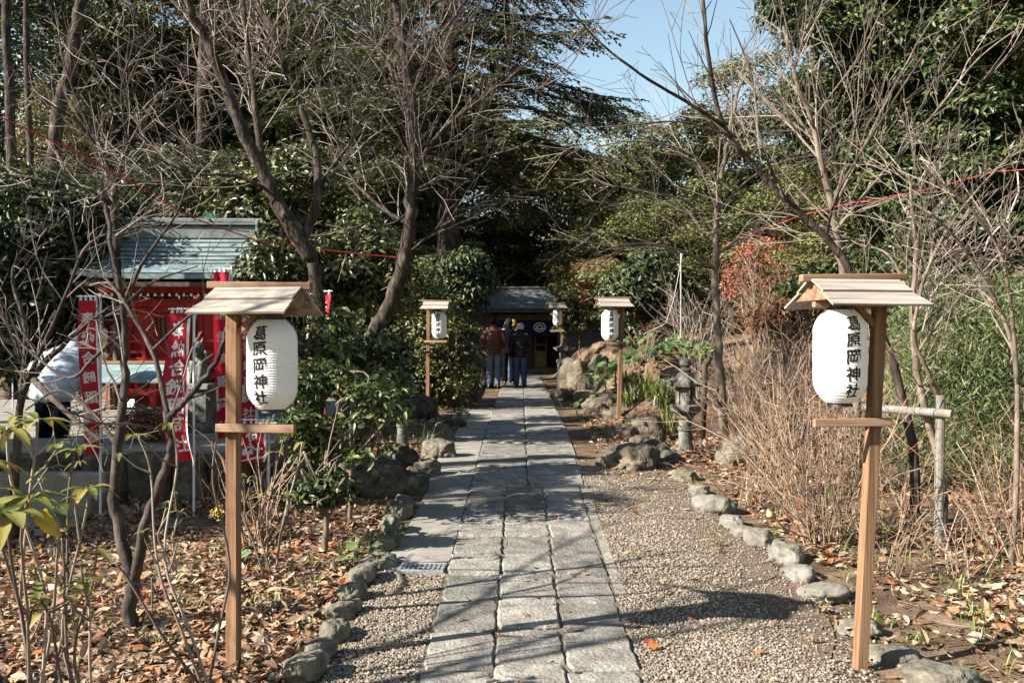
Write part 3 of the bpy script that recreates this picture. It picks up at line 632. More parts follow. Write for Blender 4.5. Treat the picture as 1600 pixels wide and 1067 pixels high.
child('door', [MAT['red'], MAT['darkwood']], lambda m: [(m.box((sx * .205, -.605, 1.05), (.39, .03, .30)), m.box((sx * .205, -.60, 1.36), (.36, .02, .5), m=1), m.box((sx * .205, -.615, 1.65), (.39, .03, .10)), m.box((sx * .385, -.615, 1.36), (.04, .03, .52)), m.box((sx * .025, -.615, 1.36), (.04, .03, .52)), m.box((sx * .205, -.63, 1.12), (.34, .012, .05)), m.box((sx * .205, -.63, 1.55), (.34, .012, .05))) + tuple(m.box((sx * (.07 + .07 * k), -.63, 1.34), (.02, .012, .5)) for k in range(5)) for sx in (-1, 1)])
child('lintel', 'red', lambda m: (m.box((0, -.68, 1.74), (1.72, .09, .12)), m.box((0, -.70, 1.90), (1.9, .08, .10)), m.box((-.78, 0, 1.74), (.09, 1.36, .12)), m.box((.78, 0, 1.74), (.09, 1.36, .12))))
child('fascia', 'red', lambda m: m.box((0, -.92, 1.94), (2.25, .05, .13)))
for k in range(21):
    x = -1.1 + k * .11
    q = MB(); q.beam((x, -.70, 1.905), (x, -1.00, 1.845), .034, .04, .002, up=(1, 0, 0)); o = q.build('rafter', MAT['red'], sh)
    q = MB(); q.box((x, -1.005, 1.845), (.036, .008, .042), bev=.001); q.build('rafter_tip', MAT['white'], o)
for x in (-.52, .55): child('fitting', 'gold', lambda m: m.lathe([(.03, 0), (.03, .012), (.0, .02)], 12, (x, -.9, .9)))
def shroof(m):
    n = 15; HWx = 1.42
    def prof(t): # t 0 at ridge, 1 at eave -> (y distance, z)
        return .10 + 1.14 * t, 2.78 - .80 * (1 - (1 - t) ** 1.0) + .10 * (t * t) * 1.6 - .16 * math.sin(math.pi * t)
    for side in (-1, 1):
        for k in range(n):
            y0, z0 = prof(k / n); y1, z1 = prof((k + 1) / n); lift = .024
            xs = np.linspace(-1, 1, 15); up = .06 * np.abs(xs) ** 4
            a = 1.12 + .30 * (k / n); bb = 1.12 + .30 * ((k + 1) / n)
            top = np.stack([xs * a, np.full(15, side * (y0 - .012)), z0 + .004 + up * (k / n)], 1); mid = np.stack([xs * bb, np.full(15, side * y1), z1 + lift + up * ((k + 1) / n)], 1); low = mid - np.array([0, 0, lift])
            m.grid(np.stack([top, mid] if side < 0 else [mid, top], 0)); m.grid(np.stack([mid, low] if side < 0 else [low, mid], 0), 1)  # course lips carry the painted under-lap shade
    # underside and verge
    for side in (-1, 1):
        y1, z1 = prof(1); xs = np.linspace(-1.42, 1.42, 9)
        e = np.stack([xs, np.full(9, side * y1), np.full(9, z1 - .07) + .06 * np.abs(xs / 1.42) ** 4], 1); i = np.stack([xs * .8, np.full(9, 0.), np.full(9, 2.55)], 1); f = e + np.array([0, 0, .07])
        m.grid(np.stack([f, e, i] if side < 0 else [i, e, f], 0))
child('roof', [MAT['copper'], MAT['seam_shade']], shroof); sh.scale = (.79, .80, .83)
child('eave_board', 'darkwood', lambda m: m.box((0, -1.19, 1.99), (2.72, .05, .07)))
rg = child('ridge', 'copperd', lambda m: (m.box((0, 0, 2.86), (2.30, .22, .22), bev=.01), m.box((0, 0, 3.00), (2.44, .30, .035), bev=.01), m.box((0, 0, 3.06), (2.50, .16, .08), bev=.02), m.box((0, 0, 2.79), (2.36, .28, .03))))
for sx in (-1, 1): child('ridge_end', 'copperd', lambda m: (m.box((sx * 1.17, 0, 2.90), (.07, .34, .34), bev=.04), m.lathe([(.07, 0), (.08, .03), (0, .05)], 12, (sx * 1.2, 0, 2.92))), rg)
# small offering shelter
of = empty('offering_shelter', (-4.12, 10.55, .65), R(-4), 'small open wooden shelter with a pale metal roof in front of the red shrine', 'shelter')
for x in (-.42, .42):
    for y in (-.2, .2): child('post', 'woodz', lambda m: m.box((x, y, .27), (.05, .05, .56)), of)
child('roof', 'copper', lambda m: [hull(m, [(-.55, s * .02, .70), (.55, s * .02, .70), (.55, s * .36, .52), (-.55, s * .36, .52), (-.55, s * .02, .72), (.55, s * .02, .72), (.55, s * .36, .535), (-.55, s * .36, .535)][::(1 if s < 0 else -1)]) for s in (-1, 1)], of)
child('ridge_board', 'woodx', lambda m: m.box((0, 0, .73), (1.14, .09, .035)), of)
child('gable_board', 'woodx', lambda m: [m.beam((sx * .53, 0, .69), (sx * .53, sy * .34, .51), .03, .05) for sx in (-1, 1) for sy in (-1, 1)], of)
child('table', 'concrete', lambda m: (m.box((0, 0, .07), (1.15, .62, .14)), m.box((0, 0, .17), (.8, .4, .05))), of)
child('notice', 'white', lambda m: m.box((.02, -.23, .30), (.12, .006, .09), bev=0), of)
# pedestal with fox statue
fx = empty('fox_statue', (-3.35, 10.3, .65), R(-10), 'weathered fox statue on a square stone pedestal beside the crimson banner', 'statue')
child('pedestal', 'lanternstone', lambda m: (m.box((0, 0, .05), (.46, .46, .10), bev=.015), m.box((0, 0, .27), (.34, .34, .36), bev=.012), m.box((0, 0, .48), (.42, .42, .07), bev=.015)), fx)
def fox(m):
    m.lathe([(.0, 0), (.11, .0), (.13, .06), (.115, .14), (.085, .22), (.06, .29), (.052, .33)], 14, (0, .02, .51), sx=.8)
    m.lathe([(0, -.10), (.03, -.09), (.055, -.02), (.06, .03), (.04, .07), (0, .085)], 12, (0, -.03, .88))
    m.tube([(0, -.06, .885), (0, -.11, .868), (0, -.135, .862)], [.035, .022, .010], 8)
    for s in (-1, 1): m.tube([(s * .03, -.02, .94), (s * .042, -.01, 1.0)], [.022, .004], 6); m.tube([(s * .05, -.06, .75), (s * .05, -.085, .62), (s * .05, -.09, .52)], [.032, .024, .03], 8)
    m.tube([(0, .10, .53), (0, .17, .62), (0, .16, .76), (0, .12, .86)], [.03, .045, .045, .01], 8)
child('fox', 'lanternstone', fox, fx, True)

# ------------------------------------------------------------------ hall at the end of the path
hz = float(gz(.3, 33))
ha = empty('shrine_hall', (.45, 34.0, hz), 0, 'dark wooden hall with grey roof and purple crested curtain at the path end', 'hall')
child('plinth', 'stone', lambda m: m.box((0, .8, .02), (3.2, 3.0, .30), bev=.03), ha)
for x in (-1.22, 1.22):
    for y in (-.4, 2.0): child('pillar', 'darkwood', lambda m: m.box((x, y, 1.2), (.16, .16, 2.2)), ha)
child('beam', 'darkwood', lambda m: (m.box((0, -.42, 1.95), (2.9, .14, .2)), m.box((0, .3, 1.95), (2.6, .1, .18))), ha)
child('wall', 'darkwood', lambda m: (m.box((0, 1.9, 1.2), (2.4, .06, 2.2)), m.box((-1.2, .8, 1.2), (.05, 2.2, 2.2)), m.box((1.2, .8, 1.2), (.05, 2.2, 2.2)), m.box((-.9, .9, 1.1), (.5, .05, 2.0)), m.box((.2, .9, 1.1), (.3, .05, 2.0))), ha)
child('door', 'gold', lambda m: (m.box((.78, .86, .85), (.05, .04, 1.5)), m.box((.40, .86, .85), (.05, .04, 1.5)), m.box((.59, .88, .45), (.38, .03, .6)), m.box((.59, .86, 1.0), (.38, .04, .05)), m.lathe([(.0, 0), (.13, .0), (.13, .03), (0, .03)], 20, (.6, .84, .95))), ha)
def curtain(m):
    u, v = np.meshgrid(np.linspace(-1.18, 1.18, 60), np.linspace(0, 1, 5), indexing='ij')
    m.grid(np.stack([u, -.36 + .03 * np.sin(u * 17), 1.86 - v * (.46 + .12 * np.abs(np.sin(u * 1.3 + .4)))], -1), 0)
    for cx in (.52, -.55):
        for k, (r0, r1) in enumerate(((.15, .19), (.05, .105))):
            a = np.linspace(0, 2 * np.pi, 28)
            g = np.stack([np.stack([cx + rr * np.cos(a) * 1.15, np.full(28, -.405), 1.60 + rr * np.sin(a) * .9], -1) for rr in (r0, r1)], 0); m.grid(g, 1)
        m.box((cx, -.405, 1.60 - .06), (.3, .004, .035), bev=0, m=1)
child('curtain', [MAT['purple'], MAT['whitecloth']], curtain, ha)
def hroof(m):
    for s in (-1, 1):
        t = np.linspace(0, 1, 14); rows = []
        for k in range(13):
            for tt, l in ((t[k], 0.0), (t[k + 1], .012)):
                y = .7 + s * (.08 + 1.75 * tt); z = 2.90 - .80 * tt + .10 * tt * tt - .08 * math.sin(math.pi * tt); xs = np.array([-1.55 - .22 * tt, 1.55 + .22 * tt])
                rows.append(np.stack([xs, [y, y], [z + l, z + l]], 1))
        g = np.stack(rows, 0); m.grid(g if s < 0 else g[::-1])
    m.box((0, .7, 2.0 + .15), (3.2, 3.3, .10))
    m.add([(-1.5, -.9, 2.2), (-1.5, 2.3, 2.2), (-1.5, .7, 2.84), (1.5, -.9, 2.2), (1.5, 2.3, 2.2), (1.5, .7, 2.84)], [(0, 2, 1), (3, 4, 5)])
hr = child('roof', 'slate', hroof, ha)
child('ridge', 'slate', lambda m: (m.box((0, .7, 2.96), (3.2, .22, .14)), m.box((0, .7, 3.05), (3.3, .28, .05))), hr)
fe = empty('stone_fence', (1.70, 30.4, float(gz(1.0, 30.4))), 0, 'low pale grey stone fence at the right side of the hall', 'fence')
child('post', 'palestone', lambda m: (m.box((0, 0, .40), (.20, .20, .84), bev=.015), m.lathe([(.08, 0), (.09, .05), (0, .10)], 10, (0, 0, .82))), fe)
child('rail', 'palestone', lambda m: (m.box((.75, 0, .58), (1.30, .13, .11), bev=.01), m.box((.75, 0, .14), (1.30, .12, .10), bev=.01)), fe)
for k in range(5): child('baluster', 'palestone', lambda m: m.box((.25 + k * .25, 0, .36), (.12, .10, .33), bev=.01), fe)

# ------------------------------------------------------------------ stone lanterns
def toro(loc, H, label, yaw=0, sub=True):
    r = empty('stone_lantern', loc, yaw, label, 'stone lantern', 'stone lanterns'); k = H / 1.14
    def part(n, fn): m = MB(); fn(m); m.v = [v * k for v in m.v]; return m.build(n, MAT['lanternstone'], r)
    part('shaft', lambda m: m.lathe([(.105, -.05), (.10, .0), (.086, .14), (.082, .26), (.098, .27), (.098, .305), (.08, .315), (.08, .40), (.10, .41), (.10, .44), (.10, .45)], 20))
    part('platform', lambda m: (m.lathe([(.11, .445), (.16, .475), (.195, .50), (.20, .56), (.17, .575), (.13, .58)], 6, phase=.3),))
    def fire(m):
        for q in range(6):
            a = q * math.pi / 3 + .3; c, s = math.cos(a), math.sin(a); m.box((.102 * c, .102 * s, .685), (.036, .036, .22), Matrix.Rotation(a, 3, 'Z'), .004)
            a += math.pi / 6; c, s = math.cos(a), math.sin(a); rot = Matrix.Rotation(a, 3, 'Z')
            if q % 2: m.box((.086 * c, .086 * s, .685), (.02, .10, .22), rot, .002)
            else:
                m.box((.086 * c, .086 * s, .60), (.02, .10, .05), rot, .002); m.box((.086 * c, .086 * s, .775), (.02, .10, .045), rot, .002)
    part('fire_box', fire)
    def cap(m):
        pr = [(.16, .79), (.225, .795), (.235, .83), (.18, .855), (.12, .90), (.095, .95), (.06, .965)]
        m.lathe(pr, 6, phase=.3)
        for q in range(6):
            a = q * math.pi / 3 + .3; c, s = math.cos(a), math.sin(a)
            m.tube([(.14 * c, .14 * s, .885), (.205 * c, .205 * s, .845), (.242 * c, .242 * s, .838), (.256 * c, .256 * s, .868), (.243 * c, .243 * s, .888)], [.02, .026, .028, .022, .010], 8)
    part('roof', cap)
    part('finial', lambda m: m.lathe([(.055, .96), (.075, .975), (.08, 1.0), (.05, 1.01), (.045, 1.02), (.07, 1.05), (.072, 1.085), (.05, 1.115), (.012, 1.145), (0, 1.15)], 16))
    return r
toro(G(1071, 706), 1.15, 'mossy stone lantern with a round shaft on the right, beside the young tree trunk', .25)
q = P(628, 690, 12.2); q = on(q.x, q.y); toro(q, 1.0, 'stone lantern almost hidden in shade behind the left shrubs', .8)
q = P(879, 560, 25.5); q = on(q.x + .05, q.y); toro(q, 1.25, 'distant stone lantern in shade below the farthest paper lantern', .5)

# ------------------------------------------------------------------ pole tripod for the young tree
pf = empty('tree_support', G(1466, 852), R(4), 'grey log frame with a level crossbar propping a pale young tree on the right', 'tree support')
Zp = pf.location.y; H = (P(0, 617, Zp).z - pf.location.z)
child('post', 'greypole', lambda m: m.tube([(0, 0, -.1), (.01, 0, H * .5), (.02, 0, H)], [.036, .035, .033], 12), pf)
child('post', 'greypole', lambda m: m.tube([(-.36, .42, -.1), (-.33, .4, H * .96)], [.034, .031], 12), pf)
child('crossbar', 'greypole', lambda m: m.tube([(-.38, .42, H * .895), (.0, -.045, H * .885), (.05, -.10, H * .88)], [.03, .032, .032], 12), pf)
child('tie', 'ropew', lambda m: [m.tube([(.01 + .05 * math.cos(a), -.0 + .05 * math.sin(a), H * (.865 + .012 * k)) for a in np.linspace(0, 6.28, 14)], .005, 5) for k in range(4)], pf)
q = on(1.78 + .72, 12.6)
pp = tag(MB().tube([(0, 0, 0), (.02, 0, .55), (.03, 0, .98), (.09, -.02, 1.06), (.10, -.02, 1.16)], [.04, .042, .045, .03, .045], 10).tube([(.02, 0, .9), (-.05, 0, .94)], .03, 8).build('pump_post', MAT['darkbark'], smooth=True), 'dark iron-like post with a bent top behind the young tree trunk', 'post'); pp.location = q

# ------------------------------------------------------------------ ropes
def rope(name, pts, r, mat, label, cat='rope', sag=0):
    p = [Vector(q) for q in pts]; out = []
    for a, b in zip(p[:-1], p[1:]):
        for t in np.linspace(0, 1, 12, endpoint=False): q = a.lerp(b, t); q.z -= sag * 4 * t * (1 - t); out.append(q)
    out.append(p[-1]); return tag(MB().tube(out, r, 6).build(name, MAT[mat], smooth=True), label, cat)
rope('red_rope', [P(-40, 165, 6.6), P(110, 232, 7.4), P(215, 290, 8.0), P(300, 340, 8.5), P(400, 375, 9.0), P(505, 390, 9.6), P(635, 404, 10)], .0058, 'rope', 'red rope strung down from the top left across the trees')
rope('tether_rope', [P(1175, 365, 11.2), P(1250, 337, 9.2), P(1325, 318, 8.4), P(1440, 298, 7.6), P(1555, 268, 7.0), P(1640, 262, 6.6)], .0036, 'rope', 'thin pink-red rope strung between the bare trees on the right')
rope('pale_cord', [P(1590, 268, 7.0), P(1592, 300, 7.0), P(1575, 340, 7.0), P(1545, 372, 7.05), P(1538, 392, 7.1)], .006, 'ropew', 'pale cord dangling from the rope at the right edge', 'cord')
rope('green_cord', [P(-20, 300, 7.5), P(150, 338, 8.5), P(300, 352, 9.5), P(390, 362, 10)], .005, 'cordg', 'dark green cord crossing in front of the copper roof', 'cord')
rope('white_wire', [P(1066, 396, 16), P(1060, 430, 16), P(1052, 470, 16), P(1040, 505, 16), P(1005, 522, 16)], .005, 'ropew', 'white wire looping beside the thin blue pole', 'wire')
tag(MB().tube([on(P(1064, 0, 17).x, 17), P(1064, 395, 17)], .014, 8).build('utility_pole', MAT['iron']), 'thin blue-grey metal pole rising behind the round-leaved plants', 'pole')
m = MB(); g = []
for t in np.linspace(0, 1, 6): g.append([tuple(P(320 + 12 * u + 3 * t, 324 + 18 * t + 8 * u, 8.5 + .05 * math.sin(5 * t + u))) for u in (0, .5, 1)])
m.grid(np.array(g)); o = m.build('tape_streamer', MAT['green']); tag(o, 'green tape streamer tied to the red rope above the copper roof', 'streamer')

# ------------------------------------------------------------------ people
def person(loc, yaw, label, H=1.72, top='blackpuff', legs='jeans', hat=None, hair='hair', bend=0, puff=.012, arms='down', group='visitors by the hall', shoes='black', wide=1.0, stride=.0):
    k = H / 1.72; r = empty('person', loc, yaw, label, 'person', group)
    def tf(v):
        v = np.array(v, float)
        if bend:
            t = ss(.82, 1.08, v[:, 2]); a = -bend * t; y = v[:, 1]; z = v[:, 2] - .92
            v = np.column_stack([v[:, 0], y * np.cos(a) - z * np.sin(a), .92 + y * np.sin(a) + z * np.cos(a)])
        return v * k
    el = {'down': ((.265, -.02, 1.13), (.25, .06, .90)), 'front': ((.28, -.02, 1.15), (.16, .20, 1.08)), 'pocket': ((.285, -.04, 1.14), (.215, .10, .96))}[arms]
    jt = {'pel': ((0, 0, .93), .13), 'wai': ((0, 0, 1.10), .125), 'che': ((0, 0, 1.30), .14), 'nk0': ((0, -.01, 1.46), .065), 'nk1': ((0, .0, 1.52), .058), 'h0': ((0, .015, 1.60), .088), 'h1': ((0, .01, 1.68), .07)}
    ed = [('pel', 'wai'), ('wai', 'che'), ('che', 'nk0'), ('nk0', 'nk1'), ('nk1', 'h0'), ('h0', 'h1')]
    for s, n in ((-1, 'l'), (1, 'r')):
        st_ = stride * s
        jt.update({n + 'sh': ((s * .175 * wide, 0, 1.40), .062), n + 'el': ((s * el[0][0], el[0][1], el[0][2]), .045), n + 'wr': ((s * el[1][0], el[1][1], el[1][2]), .028), n + 'pa': ((s * el[1][0] * .98, el[1][1] + .03, el[1][2] - .06), .032),
                   n + 'hp': ((s * .09, 0, .88), .088), n + 'kn': ((s * .095, st_ * .5, .48), .058), n + 'an': ((s * .10, -.02 + st_, .09), .040), n + 'to': ((s * .115, .15 + st_, .035), .035)})
        ed += [('che', n + 'sh'), (n + 'sh', n + 'el'), (n + 'el', n + 'wr'), (n + 'wr', n + 'pa'), ('pel', n + 'hp'), (n + 'hp', n + 'kn'), (n + 'kn', n + 'an'), (n + 'an', n + 'to')]
    ks = list(jt); me = bpy.data.meshes.new('person_body')
    co = tf([jt[q][0] for q in ks]); me.from_pydata([tuple(c) for c in co], [(ks.index(a), ks.index(b)) for a, b in ed], [])
    o = bpy.data.objects.new('x', me); C.objects.link(o); md = o.modifiers.new('s', 'SKIN')
    for i, q in enumerate(ks): d = me.skin_vertices[0].data[i]; d.radius = (jt[q][1] * k, jt[q][1] * k); d.use_root = q == 'pel'
    o.modifiers.new('u', 'SUBSURF').levels = 2; bpy.context.view_layer.update()
    m2 = bpy.data.meshes.new_from_object(o.evaluated_get(bpy.context.evaluated_depsgraph_get())); bpy.data.objects.remove(o)
    v = np.array([q.co for q in m2.vertices]); m = MB(); m.add(v, [tuple(p.vertices) for p in m2.polygons])
    for s in (-1, 1):   # fingers and thumbs, nose, ears
        pa = np.array([s * el[1][0] * .98, el[1][1] + .03, el[1][2] - .07])
        for q in range(4): b0 = pa + np.array([s * .004, -.026 + q * .017, -.02]); L = (.06, .072, .075, .066)[q]; m.tube(tf([b0, b0 + [s * -.004, .012, -L * .5], b0 + [-s * .02, .03, -L * .9]]), [.009, .008, .006], 6)
        b0 = pa + np.array([-s * .012, .028, .015]); m.tube(tf([b0, b0 + [-s * .016, .03, -.02], b0 + [-s * .018, .045, -.045]]), [.011, .009, .007], 6)
        m.tube(tf([(s * .085, .0, 1.575), (s * .097, -.008, 1.60), (s * .088, -.004, 1.63)]), [.012, .017, .012], 6)
    m.tube(tf([(0, .10, 1.615), (0, .122, 1.585), (0, .105, 1.575)]), [.008, .016, .012], 6)
    m.build('body', MAT['skin'], r, smooth=True)
    def loft(rows, n=28):  # rows of (z, cx, cy, rx, ry)
        a = np.arange(n + 1) * 2 * np.pi / n; return np.stack([np.stack([cx + rx * np.cos(a), cy + ry * np.sin(a), np.full(n + 1, z)], -1) for z, cx, cy, rx, ry in rows], 0)
    # jacket
    m = MB(); rows = []; zs = np.linspace(.80, 1.455, 46)
    for z in zs:
        rib = puff * (abs(math.sin((z - .80) / .105 * math.pi)) ** .6 - .5) * 2 if puff > .004 else 0
        rx = np.interp(z, [.80, .84, 1.0, 1.25, 1.38, 1.43, 1.455], [.185, .205, .215, .235, .215, .16, .085]) * wide; ry = np.interp(z, [.80, .84, 1.0, 1.25, 1.38, 1.43, 1.455], [.135, .15, .155, .165, .15, .125, .085])
        rows.append((z, 0, 0, rx + rib, ry + rib))
    g = loft(rows); m.grid(tf(g.reshape(-1, 3)).reshape(g.shape))
    col = loft([(1.43, 0, 0, .11, .105), (1.46, 0, 0, .105, .10), (1.52, 0, .0, .095, .095), (1.52, 0, 0, .07, .07)]); m.grid(tf(col.reshape(-1, 3)).reshape(col.shape))
    for s in (-1, 1):
        A = np.array([s * .17 * wide, 0, 1.395]); B = np.array([s * el[0][0] * wide, el[0][1], el[0][2]]); D = np.array([s * el[1][0], el[1][1], el[1][2]])
        t = np.linspace(0, 1, 18); p = np.vstack([A + (B - A) * t[:, None], B + (D - B) * t[1:, None]])
        rr = np.interp(np.linspace(0, 1, len(p)), [0, .1, .5, .92, 1], [.06, .088, .078, .062, .045]) + (puff * (np.abs(np.sin(np.linspace(0, 1, len(p)) * 6 * np.pi)) ** .6 - .5) * 1.6 if puff > .004 else 0)
        m.tube(tf(p), rr * k, 14)
    m.build('jacket', MAT[top], r, smooth=True)
    # trousers
    m = MB(); g = loft([(.97, 0, 0, .165, .12), (.88, 0, 0, .178, .13), (.80, 0, 0, .172, .125), (.77, 0, 0, .12, .09)]); m.grid(tf(g.reshape(-1, 3)).reshape(g.shape)[::-1])
    for s in (-1, 1):
        t = np.linspace(0, 1, 20); p = np.column_stack([np.interp(t, [0, .5, 1], [s * .09, s * .098, s * .102]), np.interp(t, [0, .5, 1], [0, stride * s * .5 + .01, stride * s - .015]), np.interp(t, [0, .5, 1], [.90, .48, .075])])
        m.tube(tf(p), (np.interp(t, [0, .15, .5, 1], [.085, .095, .078, .072]) + .004 * np.sin(t * 31 + s)) * k, 14)
    m.build('trousers', MAT[legs], r, smooth=True)
    for s in (-1, 1):
        m = MB(); g = loft([(0, s * .11, .045 + stride * s, .052, .145), (.03, s * .11, .045 + stride * s, .056, .15), (.065, s * .108, .03 + stride * s, .052, .12), (.10, s * .104, -.01 + stride * s, .048, .06), (.13, s * .104, -.02 + stride * s, .045, .05)], 18); m.grid(tf(g.reshape(-1, 3)).reshape(g.shape)); m.build('shoe', MAT[shoes], r, smooth=True)
    m = MB()
    if hat: g = loft([(1.555, 0, .0, .102, .112), (1.59, 0, 0, .108, .118), (1.60, 0, 0, .102, .112), (1.66, 0, 0, .098, .108), (1.715, 0, 0, .068, .075), (1.735, 0, 0, .02, .02)], 20)
    else: g = loft([(1.53, 0, -.035, .075, .065), (1.57, 0, -.018, .097, .098), (1.62, 0, -.008, .102, .108), (1.68, 0, 0, .09, .095), (1.72, 0, 0, .05, .055), (1.733, 0, 0, .01, .01)], 20)
    m.grid(tf(g.reshape(-1, 3)).reshape(g.shape)); m.build('hat' if hat else 'hair', MAT[hat or hair], r, smooth=True)
    if hat:
        m = MB(); g = loft([(1.50, 0, -.03, .07, .06), (1.56, 0, -.02, .094, .10)], 18); m.grid(tf(g.reshape(-1, 3)).reshape(g.shape)); m.build('hair', MAT[hair], r, smooth=True)
    return r
def gp_(px, Z, dz=0): x = (px - CX) / F * Z; return Vector((x, Z, float(gz(.2, Z)) + .03 + dz))
pb = person(gp_(771, 24.0), R(4), 'person in a brown padded jacket and light jeans seen from behind', 1.76, 'brownpuff', 'jeans', arms='pocket', wide=.93, puff=.0055)
person(gp_(813, 24.2), R(-3), 'person in a black padded jacket, blue jeans and a beige knit hat', 1.60, 'blackpuff', 'jeansd', hat='knit', arms='front', puff=.007, wide=.94)
person(gp_(795, 25.4), R(2), 'person in dark clothes standing between the brown and the black jacket', 1.74, 'navy', 'navy', arms='down', puff=0)
person(gp_(802, 26.6), R(0), 'person in a yellow knit cap mostly hidden in the queue', 1.72, 'blackpuff', 'jeansd', arms='down', puff=0, hat='yellow')
None and person(gp_(823, 26.2), R(-10), 'grey-haired person ahead of the beige hat in the queue', 1.58, 'navy', 'jeansd', arms='front', puff=0, hair='greyhair')
q = P(96, 660, 9.6); person(Vector((q.x - .09, q.y, .24)), R(-8), 'person in a pale blue padded jacket bowing beside the bright red banner', 1.66, 'bluepuff', 'navy', bend=R(42), arms='front', puff=.010, hair='greyhair', group='visitors at the red shrine', wide=1.12)
# ------------------------------------------------------------------ bare trees and shrubs
def nrm(v): return v / (np.linalg.norm(v) + 1e-9)
def grow(mb, p, d, L, r, lvl, cfg):
    n = max(3, int(L / cfg.get('seg', .13))); st = L / n; pts = [np.array(p, float)]; d = nrm(np.array(d, float)); ds = [d]
    for i in range(n):
        d = nrm(d + rng.normal(0, cfg['wob'], 3) + np.array([0, 0, cfg['up']]) * (st / .13)); pts.append(pts[-1] + d * st); ds.append(d)
    rr = np.linspace(r, max(r * .38, cfg['rmin']), n + 1)
    mb.tube(pts, rr, 5 if r > .012 else (4 if r > .006 else 3), cap=False)
    if lvl <= 0: return
    k = max(1, int(L * cfg['dens'][lvl - 1] + rng.random()))
    for _ in range(k):
        t = rng.uniform(.15, 1.0) ** .8; i = min(n, int(t * n)); a = rng.uniform(*cfg['ang'])
        q = nrm(np.cross(ds[i], rng.normal(0, 1, 3))); dd = ds[i] * math.cos(a) + q * math.sin(a)
        grow(mb, pts[i], dd, L * rng.uniform(*cfg['len']) * (1.15 - .5 * t), max(rr[i] * .62, cfg['rmin']), lvl - 1, cfg)
CFG = dict(wob=.125, up=.04, dens=(4.2, 4.4, 5), ang=(.35, .95), len=(.35, .68), rmin=.0024, seg=.11)
def limb(pts, r0, r1, sub=5):
    """smooth a list of points and give it a taper"""
    p = np.array([tuple(q) for q in pts], float); n = len(p); t = np.arange(n); tt = np.linspace(0, n - 1, (n - 1) * sub + 1)
    def cr(col):
        out = []
        for x in tt:
            i = min(int(x), n - 2); f = x - i; p0, p1, p2, p3 = col[max(i - 1, 0)], col[i], col[i + 1], col[min(i + 2, n - 1)]
            out.append(.5 * (2 * p1 + (p2 - p0) * f + (2 * p0 - 5 * p1 + 4 * p2 - p3) * f * f + (3 * p1 - p0 - 3 * p2 + p3) * f ** 3))
        return np.array(out)
    q = np.stack([cr(p[:, k]) for k in range(3)], 1); q += rng.normal(0, r0 * .12, q.shape)
    return q, np.linspace(r0, r1, len(q)) * (1 + .06 * np.sin(np.arange(len(q)) * 2.3))
def bare_tree(base, limbs, label, bark='bark', twig='twig', spawn=7.0, blen=(.5, 1.5), lvl=2, cfg=None, t0=.25, name='bare_tree', group='leafless trees', upb=.55, side=None):
    cfg = {**CFG, **(cfg or {})}; r = empty(name, base, 0, label, 'tree', group); b = np.array(base)
    tm, bm_ = MB(), MB()
    for li in limbs:
        pts, r0, r1 = li[:3]; q, rr = limb(pts, r0, r1); q = q - b; tm.tube(q, rr, 9 if r0 > .03 else 7)
        s0 = li[3] if len(li) > 3 else t0; mul = li[4] if len(li) > 4 else 1
        Ln = np.linalg.norm(np.diff(q, axis=0), axis=1).sum(); k = int(Ln * spawn * mul)
        for _ in range(k):
            t = rng.uniform(s0, 1); i = min(len(q) - 2, int(t * (len(q) - 1))); d = nrm(q[i + 1] - q[i]); a = rng.uniform(.5, 1.15)
            s = nrm(np.cross(d, rng.normal(0, 1, 3))); dd = d * math.cos(a) + s * math.sin(a) + np.array([0, 0, upb * .5])
            if side is not None: dd = dd + np.array(side)
            grow(bm_, q[i], dd, rng.uniform(*blen) * (1.1 - .45 * t), min(rr[i] * .36, .0072), lvl, cfg)
    tm.build('trunk', MAT[bark], r, smooth=True); bm_.build('branches', MAT[twig], r)
    return r
def pl(*a): return [P(*q) for q in a]
def base_of(px, Z): x = (px - CX) / F * Z; return Vector((x, Z, float(gz(x, Z))))
T1 = base_of(492, 9.2)
bare_tree(T1, [
 ([T1 + Vector((0, 0, -.1))] + pl((494, 640, 9.2), (500, 520, 9.2), (487, 405, 9.2)), 0.0895, 0.0580, 1, 0),
 (pl((487, 405, 9.2), (440, 330, 9.15), (412, 270, 9.1), (378, 200, 9.0), (342, 110, 8.9), (315, 50, 8.8), (290, 0, 8.7), (262, -90, 8.6)), 0.080, 0.026, .45),
 (pl((416, 275, 9.1), (404, 215, 9.2), (396, 140, 9.3), (386, 70, 9.4), (380, 0, 9.4), (376, -110, 9.5)), 0.0379, 0.0149, .2),
 (pl((472, 375, 9.2), (494, 322, 9.3), (493, 240, 9.4), (466, 160, 9.5), (436, 80, 9.6), (398, 0, 9.7), (360, -80, 9.8)), 0.046, 0.018, .4),
 (pl((492, 300, 9.35), (520, 260, 9.6), (560, 200, 9.8), (580, 120, 9.9)), 0.0232, 0.0067, .2),
 (pl((425, 300, 9.1), (370, 275, 8.9), (300, 270, 8.6), (230, 240, 8.4)), 0.0211, 0.0057, .2),
], 'grey three-limbed bare tree rising behind the near paper lantern beside the red shrine', 'bark', 'twig', spawn=7.6, blen=(.7, 1.8), lvl=2)
T2 = base_of(545, 10.2)
